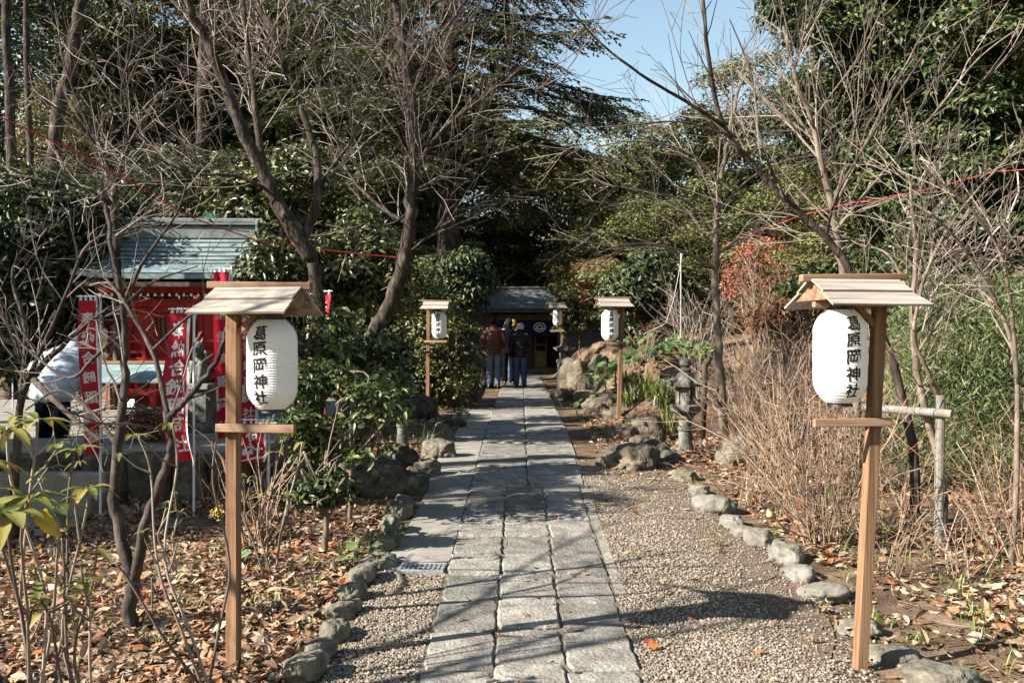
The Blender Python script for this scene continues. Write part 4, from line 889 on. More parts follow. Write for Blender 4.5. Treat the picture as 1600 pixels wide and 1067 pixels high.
bare_tree(T2, [
 ([T2 + Vector((0, 0, -.1))] + pl((560, 600, 10.2), (585, 520, 10.2), (616, 460, 10.1), (632, 400, 10.0), (641, 330, 10), (646, 250, 10), (641, 150, 10), (628, 60, 10), (612, -20, 10), (600, -110, 10)), 0.1000, 0.0331, .45),
 (pl((646, 270, 10), (690, 205, 9.8), (745, 160, 9.6), (800, 120, 9.5), (840, 80, 9.4)), 0.0316, 0.0067, .15, 1.2),
 (pl((640, 150, 10), (600, 90, 10.2), (570, 20, 10.3), (560, -60, 10.3)), 0.0294, 0.0099, .15),
 (pl((641, 160, 10), (668, 90, 9.9), (700, 40, 9.8), (740, -20, 9.7)), 0.0274, 0.0083, .15),
 (pl((640, 350, 10), (590, 320, 10.2), (545, 270, 10.4), (520, 200, 10.5)), 0.0274, 0.0067, .15),
 (pl((644, 300, 10), (700, 270, 9.7), (770, 240, 9.5)), 0.0189, 0.0049, .15),
 (pl((632, 400, 10), (680, 360, 9.9), (730, 330, 9.8)), 0.0169, 0.0049, .15),
 (pl((640, 330, 10), (610, 350, 9.9), (560, 350, 9.8)), 0.0169, 0.0049, .15),
], 'dark-trunked bare tree with a curved lower trunk and arching twigs left of the path', 'bark', 'twigdark', spawn=7.6, blen=(.7, 1.9), lvl=2, cfg=dict(up=.05))
T3 = base_of(182, 11.4)
bare_tree(T3, [
 ([T3 + Vector((0, 0, -.1))] + pl((184, 500, 11.4), (181, 380, 11.3), (178, 330, 11.3), (182, 280, 11.2)), 0.0546, 0.0360, .75, .5),
 (pl((182, 285, 11.2), (150, 230, 11.0), (120, 190, 10.8), (60, 150, 10.6)), 0.0273, 0.0072, .1),
 (pl((182, 285, 11.2), (200, 230, 11.3), (235, 170, 11.4), (270, 140, 11.5), (330, 120, 11.6)), 0.0250, 0.0072, .1),
 (pl((160, 245, 11.1), (110, 130, 11.3), (90, 60, 11.4)), 0.0187, 0.0058, .1),
 (pl((200, 225, 11.2), (190, 140, 11.0), (210, 60, 10.9), (200, 0, 10.9)), 0.0172, 0.0058, .1),
 (pl((182, 300, 11.2), (230, 265, 10.9), (290, 240, 10.6), (350, 190, 10.4)), 0.0172, 0.0058, .1),
 (pl((180, 320, 11.3), (120, 290, 11.0), (50, 280, 10.8), (0, 270, 10.7)), 0.0172, 0.0058, .1),
], 'bare plum tree with crooked pale branches left of the copper roof', 'bark', 'twig', spawn=9, blen=(.6, 1.3), lvl=2, cfg=dict(wob=.14, up=.05, ang=(.5, 1.15)))
T4 = G(204, 985)
bare_tree(T4, [
 ([T4 + Vector((0, 0, -.08))] + pl((203, 940, 5.27), (206, 905, 5.27), (190, 850, 5.27), (178, 780, 5.3), (184, 690, 5.3), (194, 600, 5.35), (195, 520, 5.4), (188, 455, 5.4), (165, 330, 5.5), (158, 300, 5.5)), .044, .009, .55, .7),
 (pl((205, 912, 5.27), (216, 880, 5.25), (226, 820, 5.2), (254, 745, 5.15), (268, 690, 5.1), (263, 655, 5.1), (297, 618, 5.05), (330, 575, 5.0), (352, 520, 5.0), (350, 470, 5.0)), .034, .008, .5, .7),
 (pl((265, 662, 5.1), (242, 560, 5.2), (203, 485, 5.3), (170, 440, 5.4), (140, 420, 5.5)), .016, .006, .3),
 (pl((194, 470, 5.4), (230, 400, 5.3), (275, 335, 5.2), (292, 285, 5.2)), .012, .004, .2, 1.2),
 (pl((195, 520, 5.4), (150, 555, 5.5), (110, 590, 5.6), (60, 560, 5.8), (20, 520, 5.9)), .013, .005, .2),
 (pl((186, 700, 5.3), (140, 640, 5.5), (90, 610, 5.7), (40, 640, 5.8)), .015, .005, .2),
 (pl((240, 545, 5.2), (300, 490, 5.1), (340, 480, 5.0), (395, 500, 4.95)), .009, .004, .2),
 (pl((195, 480, 5.4), (240, 440, 5.5), (310, 415, 5.6)), .009, .003, .2),
], 'small dark forked bare tree growing from fallen leaves left of the near left lantern post', 'darkbark', 'twigdark', spawn=5.0, blen=(.22, .65), lvl=1, cfg=dict(dens=(4, 4, 4), wob=.12, rmin=.0022, seg=.07, up=.03))
T5 = base_of(1133, 11.6)
bare_tree(T5, [
 ([T5 + Vector((0, 0, -.1))] + pl((1131, 660, 11.6), (1123, 560, 11.6), (1118, 450, 11.6), (1119, 350, 11.6), (1128, 270, 11.6), (1140, 205, 11.6), (1160, 120, 11.5)), .066, .016, .45, 1.0),
 (pl((1119, 380, 11.6), (1080, 320, 11.4), (1020, 300, 11.2), (950, 290, 11.0)), .018, .005, .1),
 (pl((1119, 420, 11.6), (1060, 390, 11.3), (990, 380, 11.1), (920, 400, 11)), .022, .006, .1),
 (pl((1122, 330, 11.6), (1170, 280, 11.8), (1230, 250, 12), (1300, 240, 12.1)), .018, .005, .1),
 (pl((1119, 400, 11.6), (1165, 370, 11.8), (1240, 360, 12)), .02, .006, .1),
 (pl((1126, 290, 11.6), (1080, 240, 11.5), (1000, 220, 11.4), (930, 230, 11.3)), .022, .006, .1),
], 'upright young bare tree with a smooth brown trunk beside the stone lantern', 'palebark', 'twig', spawn=4.6, blen=(.8, 1.7), lvl=2, cfg=dict(dens=(3.4, 3.4, 4), wob=.08, up=.005, ang=(.3, .8)))
T6 = base_of(1432, 7.7)
bare_tree(T6, [
 ([T6 + Vector((0, 0, -.1))] + pl((1424, 690, 7.7), (1385, 540, 7.7), (1325, 420, 7.65), (1290, 370, 7.6), (1230, 312, 7.55), (1180, 262, 7.5), (1128, 190, 7.4), (1108, 100, 7.3), (1098, 0, 7.3), (1090, -110, 7.2)), .041, .011, .55, 1.0),
 (pl((1130, 195, 7.4), (1075, 160, 7.2), (1000, 115, 7.0), (930, 60, 6.9), (885, 0, 6.8)), .016, .005, .15, .8),
 (pl((1225, 310, 7.5), (1190, 220, 7.7), (1175, 120, 7.8), (1140, 30, 7.9)), .014, .005, .15, .8),
 (pl((1150, 215, 7.4), (1060, 190, 7.3), (960, 200, 7.2)), .010, .004, .15, .8),
 (pl((1290, 370, 7.6), (1310, 300, 7.4), (1370, 200, 7.2), (1440, 90, 7.1), (1490, 20, 7.0)), .014, .005, .15, .8),
], 'leaning dark bare tree arching up and left from behind the near right lantern', 'bark', 'twigdark', spawn=4.0, blen=(.5, 1.5), lvl=2, cfg=dict(dens=(2.0, 2.2, 3), wob=.06, up=.03, ang=(.3, .75)))
T7 = base_of(1340, 9.3)
bare_tree(T7, [
 ([T7 + Vector((0, 0, -.1))] + pl((1335, 560, 9.3), (1318, 430, 9.3), (1303, 340, 9.2), (1283, 250, 9.1), (1268, 190, 9.1), (1240, 110, 9.0), (1225, 40, 9.0)), .05, .012, .4, 1.2),
 (pl((1300, 330, 9.2), (1345, 240, 9.1), (1400, 130, 9.0), (1450, 40, 8.9), (1480, 0, 8.9)), .018, .005, .1),
 (pl((1306, 360, 9.2), (1370, 280, 9.0), (1450, 190, 8.8), (1530, 90, 8.6), (1600, 40, 8.5)), .016, .005, .1),
 (pl((1275, 220, 9.1), (1210, 170, 9.2), (1150, 110, 9.3)), .014, .005, .1),
 (pl((1310, 390, 9.2), (1250, 340, 9.3), (1180, 330, 9.4)), .014, .005, .1),
], 'light brown bare tree with long whip-like shoots above the near right lantern roof', 'palebark', 'twig', spawn=5.2, blen=(.6, 1.8), lvl=2, cfg=dict(dens=(2.6, 2.4, 3), wob=.06, up=.03, ang=(.25, .7)))
T8 = base_of(1478, 7.3)
bare_tree(T8, [
 ([T8 + Vector((0, 0, -.1))] + pl((1468, 720, 7.3), (1445, 640, 7.3), (1430, 560, 7.3), (1426, 480, 7.3), (1432, 400, 7.3), (1425, 330, 7.3), (1420, 270, 7.3)), .036, .010, .35, 1.2),
 (pl((1470, 700, 7.3), (1466, 620, 7.2), (1445, 570, 7.1), (1428, 520, 7.1), (1450, 420, 7.0), (1500, 330, 6.9), (1580, 240, 6.8)), .022, .006, .25),
 (pl((1428, 560, 7.3), (1470, 500, 7.1), (1540, 420, 7.0), (1620, 330, 6.9)), .014, .005, .1),
 (pl((1428, 480, 7.3), (1390, 400, 7.5), (1340, 380, 7.7), (1280, 350, 7.8)), .012, .004, .1),
 (pl((1430, 520, 7.3), (1480, 470, 7.5), (1560, 400, 7.6), (1640, 380, 7.7)), .012, .004, .1),
], 'pale-stemmed young bare tree tied to the grey log frame', 'palebark', 'twig', spawn=6.2, blen=(.5, 1.4), lvl=2, cfg=dict(wob=.075, up=.015, ang=(.3, .85)))
T9 = base_of(1580, 6.6)
bare_tree(T9, [
 ([T9 + Vector((0, 0, -.1))] + pl((1590, 600, 6.6), (1560, 480, 6.6), (1500, 380, 6.5), (1450, 330, 6.4)), .022, .006, .3),
 (pl((1590, 600, 6.6), (1570, 420, 6.5), (1520, 330, 6.4), (1440, 260, 6.3)), .016, .005, .3),
 (pl((1600, 640, 6.6), (1640, 500, 6.5), (1600, 400, 6.4), (1560, 340, 6.4)), .016, .005, .3),
], 'thin tangled bare shrub-tree at the right edge beneath the pale cord', 'palebark', 'twig', spawn=5.5, blen=(.4, 1.1), lvl=2, cfg=dict(wob=.09, up=.0))
T10 = base_of(20, 7.2)
bare_tree(T10, [
 ([T10 + Vector((0, 0, -.1))] + pl((30, 640, 7.2), (60, 580, 7.2), (120, 520, 7.1), (170, 480, 7.0)), .035, .009, .3),
 (pl((30, 640, 7.2), (40, 520, 7.3), (20, 420, 7.4), (70, 350, 7.5)), .022, .007, .3),
 (pl((40, 600, 7.2), (100, 470, 7.0), (140, 380, 6.9), (230, 350, 6.8)), .018, .006, .3),
 (pl((50, 590, 7.2), (100, 640, 6.9), (160, 690, 6.7)), .03, .01, .5),
 (pl((35, 560, 7.2), (0, 480, 7.1), (-40, 430, 7)), .016, .006, .3),
], 'twisted grey bare shrub-tree at the left edge in front of the bowing person', 'darkbark', 'twigdark', spawn=8, blen=(.35, .9), lvl=2, cfg=dict(wob=.16, up=.02, ang=(.5, 1.2)))
# big forest trunks on the left
def big_trunk(pts, r0, r1, label):
    base = Vector(pts[0]); r = empty('tall_tree', base, 0, label, 'tree', 'big trunks of the grove'); q, rr = limb([Vector(p) - base for p in pts], r0, r1)
    m = MB(); m.tube(q, rr, 14); m.build('trunk', MAT['bark'], r, smooth=True)
    return r, q, rr
TR = [([base_of(72, 15)] + pl((76, 400, 15), (80, 280, 15), (92, 170, 15), (112, 90, 15), (126, 0, 15), (150, -150, 15), (170, -330, 15)), .125, .07, 'tall pale grey trunk leaning right at the upper left'),
      ([base_of(18, 17)] + pl((18, 400, 17), (16, 200, 17), (8, 0, 17), (2, -250, 17)), .11, .06, 'straight dark trunk at the far left edge'),
      ([base_of(52, 19)] + pl((50, 350, 19), (44, 150, 19), (40, -100, 19)), .08, .05, 'shaded trunk between the two pale trunks at the upper left'),
      ([base_of(310, 22)] + pl((312, 300, 22), (318, 50, 22), (322, -200, 22)), .13, .08, 'dark trunk in the grove behind the copper roof')]
for pts, a, b, lab in TR: big_trunk([pts[0] + Vector((0, 0, -.2))] + pts[1:], a, b, lab)

# ------------------------------------------------------------------ leafy crowns
def crown(mb, rad, ncl, rc, nleaf, L, W, tpl=RHOMB, droop=.35, c=(0, 0, 0), shell=.5, m=0, zsq=.7):
    rad = np.array(rad); d = rng.normal(0, 1, (ncl, 3)); d /= np.linalg.norm(d, axis=1)[:, None]
    cc = d * (shell + (1 - shell) * rng.random(ncl)[:, None] ** .6) * rad
    for q in cc:
        r_ = rng.uniform(*rc); k = int(nleaf * (r_ / np.mean(rc)) ** 2 * rng.uniform(.6, 1.25)); e = rng.normal(0, 1, (k, 3)); e /= np.linalg.norm(e, axis=1)[:, None]
        e[:, 2] = np.where(e[:, 2] < -.35, -e[:, 2] * .6, e[:, 2])
        p = q + e * np.array([1, 1, zsq]) * (r_ * rng.uniform(.35, 1.08, k) ** .6)[:, None]
        N_ = e + np.array([0, 0, .55]) + rng.normal(0, .45, (k, 3)); X = np.cross(N_, rng.normal(0, 1, (k, 3))) + e * .4 + np.array([0, 0, -droop])
        mb.cloud(tpl[0], tpl[1], p + np.array(c), X, N_, rng.uniform(L * .7, L * 1.3, k), rng.uniform(W * .7, W * 1.25, k), m)
    return cc + np.array(c)
def tree_from(name, root, crowns, trunk_pts=None, r=(.1, .04), leafmat='broad', bark='bark', label='', cat='tree', group=None, limbs=True):
    t = empty(name, root, 0, label, cat, group); m = MB(); ccs = []
    for cr_ in crowns: ccs.append(crown(m, **cr_))
    tm = MB(); tp = trunk_pts or [(0, 0, -.2), (.02, 0, crowns[0]['c'][2] * .5), crowns[0]['c']]
    q, rr = limb(tp, *r); tm.tube(q, rr, 9)
    if limbs:
        allc = np.concatenate(ccs); sel = allc[rng.permutation(len(allc))[:min(26, len(allc))]]
        for e in sel:
            i = int(np.clip(len(q) * rng.uniform(.45, .95), 0, len(q) - 1)); s = q[i]; mid = (s + e) / 2 + rng.normal(0, .12, 3) + np.array([0, 0, .1]); g_, h_ = limb([s, mid, e], max(rr[i] * .45, .01), .007, 4); tm.tube(g_, h_, 5, cap=False)
    tm.build('trunk', MAT[bark], t, smooth=True); m.build('crown', MAT[leafmat], t)
    return t
# broad-leaved types for the grove, about 9 m tall, base at the origin
def grove_type(leafmat, H, rx, ncl, L, W, nleaf=230, low=.12, rc=(.45, .85), tpl=RHOMB):
    rz = H * (1 - low) / 2; return dict(c=(0, 0, H * low + rz), rad=(rx, rx * .9, rz), ncl=ncl, rc=rc, nleaf=nleaf, L=L, W=W, shell=.55, tpl=tpl)
PROTO = {}
PT = [('broad', grove_type('broad', 9, 2.5, 105, .15, .065), 'broad'), ('glossy', grove_type('glossy', 7.5, 2.2, 90, .14, .06), 'glossy'), ('olive', grove_type('olive', 8, 2.6, 100, .14, .055, nleaf=250), 'olive'), ('golden', grove_type('gold_leaf', 7, 2.1, 80, .13, .06), 'gold_leaf')]
used = {}
def grove(kind, px, topy, Z, label, group, sx=1.0, rz=None):
    x = (px - CX) / F * Z; b = on(x, Z); H = {'broad': 9, 'glossy': 7.5, 'olive': 8, 'golden': 7}[kind]; s = (P(0, topy, Z).z - b.z) / H
    if kind not in PROTO:
        cr_ = next(p for p in PT if p[0] == kind); PROTO[kind] = tree_from('evergreen_tree', b, [cr_[1]], r=(.16, .05), leafmat=cr_[2], label=label, group=group); o = PROTO[kind]; o.rotation_euler = (0, 0, rz or 0)
    else: o = copy_thing(PROTO[kind], b, rng.uniform(0, 6.28) if rz is None else rz)
    o['label'] = label; o['group'] = group
    o.scale = (s * sx * .5 + .5 * sx, s * sx * .5 + .5 * sx, s); return o
BACK = 'evergreen trees filling the back of the grove'
LB = 'dark evergreen tree among the overlapping crowns at the back of the grove'
GR = [('olive', 955, 158, 44, 'olive-green rounded tree whose lit top stands out below the sky gap', 1.5), ('golden', 1062, 192, 42, 'yellow-green tree low against the sky on the hill', 1.6), ('olive', 1130, 178, 30, 'fine-leaved olive tree behind the young bare tree', 1.3), ('olive', 1215, 95, 27, 'rust-tinged olive tree on the hillside under the big dark crown', 1.3),
      ('golden', 885, 235, 43, 'sunlit yellow-green tree above the grey hall roof', 1.5), ('olive', 985, 300, 27, 'olive-green tree right of the hall roof', 1.1), ('olive', 1055, 300, 21, 'olive tree behind the white wire and blue pole', 1.1), ('golden', 815, 215, 52, 'yellow-green tree crown far behind the hall, left of the sky gap', 1.7), ('olive', 720, 150, 46, None, 1.5), ('broad', 640, 80, 46, None, 1.5), ('broad', 560, 10, 45, None, 1.6), ('olive', 450, -30, 43, None, 1.6), ('broad', 345, -30, 40, None, 1.6),
      ('broad', 240, -60, 36, None, 1.5), ('golden', 85, 140, 26, 'golden-yellow leafed tree behind the tall grey trunks', .6), ('broad', 130, -60, 34, None, 1.5), ('glossy', 10, -60, 29, None, 1.4), ('glossy', 1310, 90, 26, None, 1.4), ('broad', 1420, 20, 26, None, 1.5), ('broad', 1540, -40, 27, None, 1.6), ('olive', 1290, 250, 18, 'light olive tree behind the whip-like bare shoots', 1.0), ('broad', 1390, 230, 17, 'mid-green tree behind the near right lantern roof', 1.0),
      ('glossy', 1650, -60, 24, None, 1.5), ('glossy', 785, 345, 44, 'dark tree directly behind the hall roof', 1.2), ('broad', 690, 340, 36, 'dark shrub-like tree left of the hall roof', .9), ('broad', 400, 230, 30, None, 1.2), ('olive', 540, 250, 32, None, 1.2), ('glossy', 100, 260, 24, None, 1.1), ('broad', 270, 240, 27, None, 1.1), ('glossy', 1180, 330, 20, None, 1.0)]
for k, px, ty, Z, lab, sx in GR: grove(k, px, ty, Z, lab or LB, BACK, sx)

# firs with drooping sprays
def fir_mesh(H, Rb, low=.28):
    m, tm = MB(), MB(); tm.tube([(0, 0, -.3), (.05, 0, H * .5), (0, 0, H)], [.3, .17, .02], 10); P_, X_, N__, L_ = [], [], [], []
    z = H * low
    while z < H * .98:
        t = (z - H * low) / (H * (1 - low)); BL = Rb * (1 - t) ** .75 * rng.uniform(.8, 1.15)
        for a in rng.uniform(0, 6.28) + np.arange(5) * 1.257 + rng.normal(0, .2, 5):
            L = BL * rng.uniform(.75, 1.15); n = max(4, int(L / .3)); s = np.linspace(0, 1, n); d = np.array([math.cos(a), math.sin(a)]); zz = z + L * (.10 * s - .42 * s ** 1.7 + .16 * s ** 4)
            pts = np.column_stack([d[0] * L * s, d[1] * L * s, zz]); tm.tube(pts, np.linspace(.035 + .006 * L, .008, n), 4, cap=False)
            k = int(L * 12); 
            for q in range(k):
                u = rng.uniform(.12, 1); i = u * (n - 1); j = min(int(i), n - 2); p = pts[j] + (pts[j + 1] - pts[j]) * (i - j); side = rng.choice([-1, 1]); b2 = a + side * rng.uniform(.6, 1.15); tl = L * rng.uniform(.14, .30) * (1.15 - u * .6) + .12
                dd = np.array([math.cos(b2), math.sin(b2), -rng.uniform(.1, .55)]); w = int(tl / .065) + 2; v = np.linspace(0, 1, w)[:, None]; pp = p + dd * tl * v + np.array([0, 0, -.10]) * v ** 2
                for sd2 in (-1, 1):
                    P_.append(pp); aa = b2 + sd2 * .75; X_.append(np.tile([math.cos(aa), math.sin(aa), -.25], (w, 1)) + rng.normal(0, .18, (w, 3))); N__.append(np.tile([0, 0, 1.], (w, 1)) + rng.normal(0, .35, (w, 3)))
        z += .42 + .25 * t
    p = np.vstack(P_); m.cloud(RHOMB[0], RHOMB[1], p, np.vstack(X_), np.vstack(N__), rng.uniform(.10, .17, len(p)), rng.uniform(.04, .062, len(p)))
    return m, tm
fm, ft = fir_mesh(15, 4.6); FIRS = [(700, 28, 1.33, 'tall dark fir whose drooping sprays cross the sky above the path'), (480, 36, 1.1, 'tall fir behind the three-limbed bare tree'), (610, 52, 1.25, 'tall fir behind the dark-trunked bare tree'), (330, 33, 1.05, 'tall fir behind the copper-roofed shrine'), (170, 38, 1.1, 'tall fir behind the pale plum branches')]
fo = None
for px, Z, s, lab in FIRS:
    b = base_of(px, Z)
    if fo is None: fo = empty('fir_tree', b, 0, lab, 'tree', 'tall firs of the grove'); ft.build('trunk', MAT['bark'], fo, smooth=True); fm.build('crown', MAT['fir'], fo); o = fo
    else: o = copy_thing(fo, b, rng.uniform(0, 6.28), label=lab)
    o.scale = (s, s, s)
# the big near evergreen on the right
def blob(px, py, Z, r, ncl, root, nleaf=260, L=.12, W=.05, rc=(.28, .5), sq=(1, 1, .85), tpl=RHOMB, droop=.35): q = P(px, py, Z) - Vector(root); return dict(c=tuple(q), rad=(r * sq[0], r * sq[1], r * sq[2]), ncl=ncl, rc=rc, nleaf=nleaf, L=L, W=W, shell=.5, tpl=tpl, droop=droop)
b = base_of(1640, 14.5); rel = lambda px, py, Z: tuple(P(px, py, Z) - b)
tree_from('evergreen_tree', b, [blob(1305, 20, 15, 1.1, 34, b), blob(1370, 80, 14.5, 1.1, 26, b), blob(1480, 20, 13.5, 1.2, 34, b), blob(1590, 70, 13, 1.2, 34, b), blob(1590, 210, 13.5, 1.0, 34, b), blob(1470, 260, 14.5, 1.1, 34, b), blob(1580, 330, 13, 1.1, 36, b), blob(1480, 390, 14, 1.0, 30, b), blob(1330, 190, 16, 1.1, 28, b), blob(1400, -60, 14, 1.4, 36, b), blob(1600, -80, 13, 1.4, 36, b), blob(1540, 150, 15, 1.3, 36, b), blob(1390, 270, 15.5, 1.0, 30, b)],
          [(0, 0, -.3), rel(1640, 300, 14.5), rel(1600, 130, 14.3), rel(1530, 75, 14.0), rel(1450, 10, 14), rel(1400, -60, 14)], (.26, .08), 'glossy', 'darkbark', 'huge dark glossy evergreen overhanging the upper right corner', group='evergreen trees near the path')
bush0 = None
# camellias and other evergreens near the path (px, py centre, Z, radius in px, ...)
def bush(name, px, py, Z, rpx, rpy, mat, label, ncl=46, nleaf=150, L=.085, W=.042, base_px=None, cat='shrub', group='evergreen shrubs beside the path', tpl=LEAF, r=(.03, .012), extra=(), rc=(.16, .3), bark='palebark'):
    b = base_of(base_px or px, Z); cs = [dict(c=tuple(P(px, py, Z) - b), rad=(rpx / F * Z, rpx / F * Z * .85, rpy / F * Z), ncl=ncl, rc=rc, nleaf=nleaf, L=L, W=W, shell=.35, tpl=tpl)]
    for e in extra: cs.append(dict(c=tuple(P(e[0], e[1], Z + e[4]) - b), rad=(e[2] / F * Z, e[2] / F * Z, e[3] / F * Z), ncl=int(ncl * .6), rc=rc, nleaf=nleaf, L=L, W=W, shell=.35, tpl=tpl))
    return tree_from(name, b, cs, [(0, 0, -.1), (.02, 0, cs[0]['c'][2] * .5), (cs[0]['c'][0], cs[0]['c'][1], cs[0]['c'][2])], r, mat, bark, label, cat, group)
bush('camellia', 545, 655, 7.7, 95, 85, 'camellia', 'glossy camellia with a pale slender trunk above the dark boulders', 38, 32, base_px=545, L=.075, W=.036, r=(.024, .008), rc=(.08, .17), extra=((475, 690, 40, 30, .2), (590, 620, 42, 45, .5), (500, 600, 50, 40, .1)))
bush('camellia', 470, 540, 9.0, 75, 85, 'camellia', 'camellia behind the near paper lantern with red banner showing through', 42, 32, rc=(.10, .19), extra=((540, 540, 60, 60, .3),))
bush('camellia', 590, 585, 9.6, 60, 75, 'glossy', 'dark camellia beneath the curved tree trunk', 46, 40, rc=(.1, .2))
bush('evergreen_shrub', 690, 545, 17.5, 62, 95, 'olive', 'speckled olive shrub right behind the mid left paper lantern', 50, 110, L=.09, W=.045, rc=(.25, .45), tpl=RHOMB, extra=((650, 480, 50, 70, 0), (655, 600, 50, 50, 0)))
bush('evergreen_shrub', 712, 450, 22, 46, 62, 'glossy', 'dark round evergreen leaning over the left side of the hall roof', 50, 180, L=.13, W=.06, rc=(.3, .5), tpl=RHOMB)
bush('evergreen_shrub', 905, 470, 28.5, 40, 52, 'broad', 'leafy shrub hiding the right end of the hall roof', 40, 160, L=.14, W=.06, rc=(.3, .5), tpl=RHOMB)
bush('evergreen_shrub', 1000, 455, 19.5, 62, 60, 'glossy', 'dark glossy shrub behind the mid right lantern roof', 54, 170, L=.13, W=.06, rc=(.28, .46), tpl=RHOMB, r=(.05, .02))
bush('evergreen_shrub', 560, 425, 12, 80, 70, 'broad', 'yellow-green shrub between the two bare trunks left of the path', 44, 90, L=.1, W=.05, rc=(.22, .4), extra=((440, 420, 60, 60, -.5),))
bush('evergreen_shrub', 400, 330, 13.5, 70, 70, 'broad', 'mid-green shrub just right of the copper roof', 36, 90, L=.11, W=.05, rc=(.25, .42), tpl=RHOMB, extra=((450, 270, 60, 60, 0),))
bush('evergreen_shrub', 60, 400, 12.5, 130, 110, 'glossy', 'dark glossy shrub mass at the left edge below the tall trunks', 90, 190, L=.12, W=.055, rc=(.3, .5), tpl=RHOMB, extra=((150, 370, 80, 80, 1), (20, 520, 90, 80, 0)))
bush('evergreen_shrub', 280, 300, 17, 110, 60, 'glossy', 'dark shrub behind the copper roof ridge', 44, 120, L=.12, W=.055, rc=(.3, .5), tpl=RHOMB)
bush('red_maple', 1180, 408, 15.5, 46, 40, 'maple', 'small maple with red autumn leaves behind the bare shrubs on the right', 70, 13, L=.06, W=.03, rc=(.10, .26), tpl=RHOMB, cat='tree', group='red-leaved plants', r=(.03, .012), extra=((1215, 448, 34, 24, 0), (1152, 448, 28, 20, .3)))
bush('red_shrub', 1225, 500, 12.5, 50, 28, 'russet', 'russet-leaved low shrub left of the near right lantern', 26, 70, L=.07, W=.04, rc=(.14, .25), tpl=RHOMB, group='red-leaved plants')
bush('russet_shrub', 945, 440, 24, 40, 32, 'russet', 'brown-leaved shrub above the mid right lantern', 30, 90, L=.12, W=.06, rc=(.25, .4), tpl=RHOMB, group='red-leaved plants')
bush('azalea', 245, 665, 9.3, 62, 26, 'russet', 'low rusty azalea in front of the small offering shelter', 40, 80, L=.035, W=.02, rc=(.10, .18), tpl=RHOMB, group='low clipped shrubs')
bush('evergreen_shrub', 1290, 470, 13, 60, 60, 'glossy', 'dark green shrub directly behind the near right paper lantern', 44, 120, L=.09, W=.045, rc=(.2, .36), tpl=RHOMB, extra=((1370, 430, 70, 60, 0),))
bush('young_tree', 505, 770, 6.9, 40, 22, 'glossy', 'low dark leafy sapling between the near left lantern and the boulders', 16, 60, L=.075, W=.036, rc=(.08, .14), group='low clipped shrubs')
# bamboo-like hedge on the right
m = MB(); 
for _ in range(680):
    px, py, Z = rng.uniform(1395, 1860), rng.uniform(440, 735), rng.uniform(9.0, 11.2); q = np.array(P(px, py, Z)); g0 = float(gz(q[0], q[1]))
    if q[2] < g0 + .05: continue
    k = 55; e = rng.normal(0, .17, (k, 3)); dr = np.column_stack([rng.normal(-.2, .8, k), rng.normal(-.3, .6, k), -rng.uniform(.2, 1.0, k)]); m.cloud(RHOMB[0], RHOMB[1], q + e, dr, rng.normal(0, .5, (k, 3)) + np.array([-.5, -.5, .8]), rng.uniform(.07, .16, k), rng.uniform(.009, .016, k))
tag(m.build('bamboo_grass', MAT['bamboo']), 'bright green fine-leaved bamboo grass covering the right bank', kind='stuff')

# ------------------------------------------------------------------ dry shrubs of bare stems
def stems(base, n, h, spread, label, mat='stem', r=.0055, lean=(0, 0), name='bare_shrub', br=2.6, foot=.16, group='leafless brown shrubs', wob=.16):
    m = MB(); b = np.array(base)
    def shoot(p, d, L, rr, lvl):
        k = max(3, int(L / .16)); q = [p]; ds = [d]
        for i in range(k): d = nrm(d + rng.normal(0, wob, 3) + np.array([0, 0, .03])); q.append(q[-1] + d * L / k); ds.append(d)
        m.tube(q, np.linspace(rr, rr * .45, k + 1), 4 if rr > .004 else 3, cap=False)
        if lvl:
            for _ in range(int(br * (1 if lvl == 2 else .8) + rng.random())):
                i = int(rng.integers(max(1, k // 4), k + 1)); dd = nrm(ds[i] + rng.normal(0, .75, 3) + np.array([0, 0, .05])); shoot(q[i], dd, L * rng.uniform(.2, .5), rr * .55, lvl - 1)
    for _ in range(n):
        a = rng.uniform(0, 6.28); o = np.array([math.cos(a), math.sin(a), 0]) * foot * rng.random() ** .6; hh = h * rng.uniform(.45, 1.05)
        d = nrm(np.array([o[0] / foot * .30 * spread + lean[0] + rng.normal(0, .2), o[1] / foot * .30 * spread + lean[1] + rng.normal(0, .2), 1])); shoot(o, d, hh, r * rng.uniform(.55, 1.45), 2)
    o = m.build(name, MAT[mat]); o.location = base; return tag(o, label, 'shrub', group)
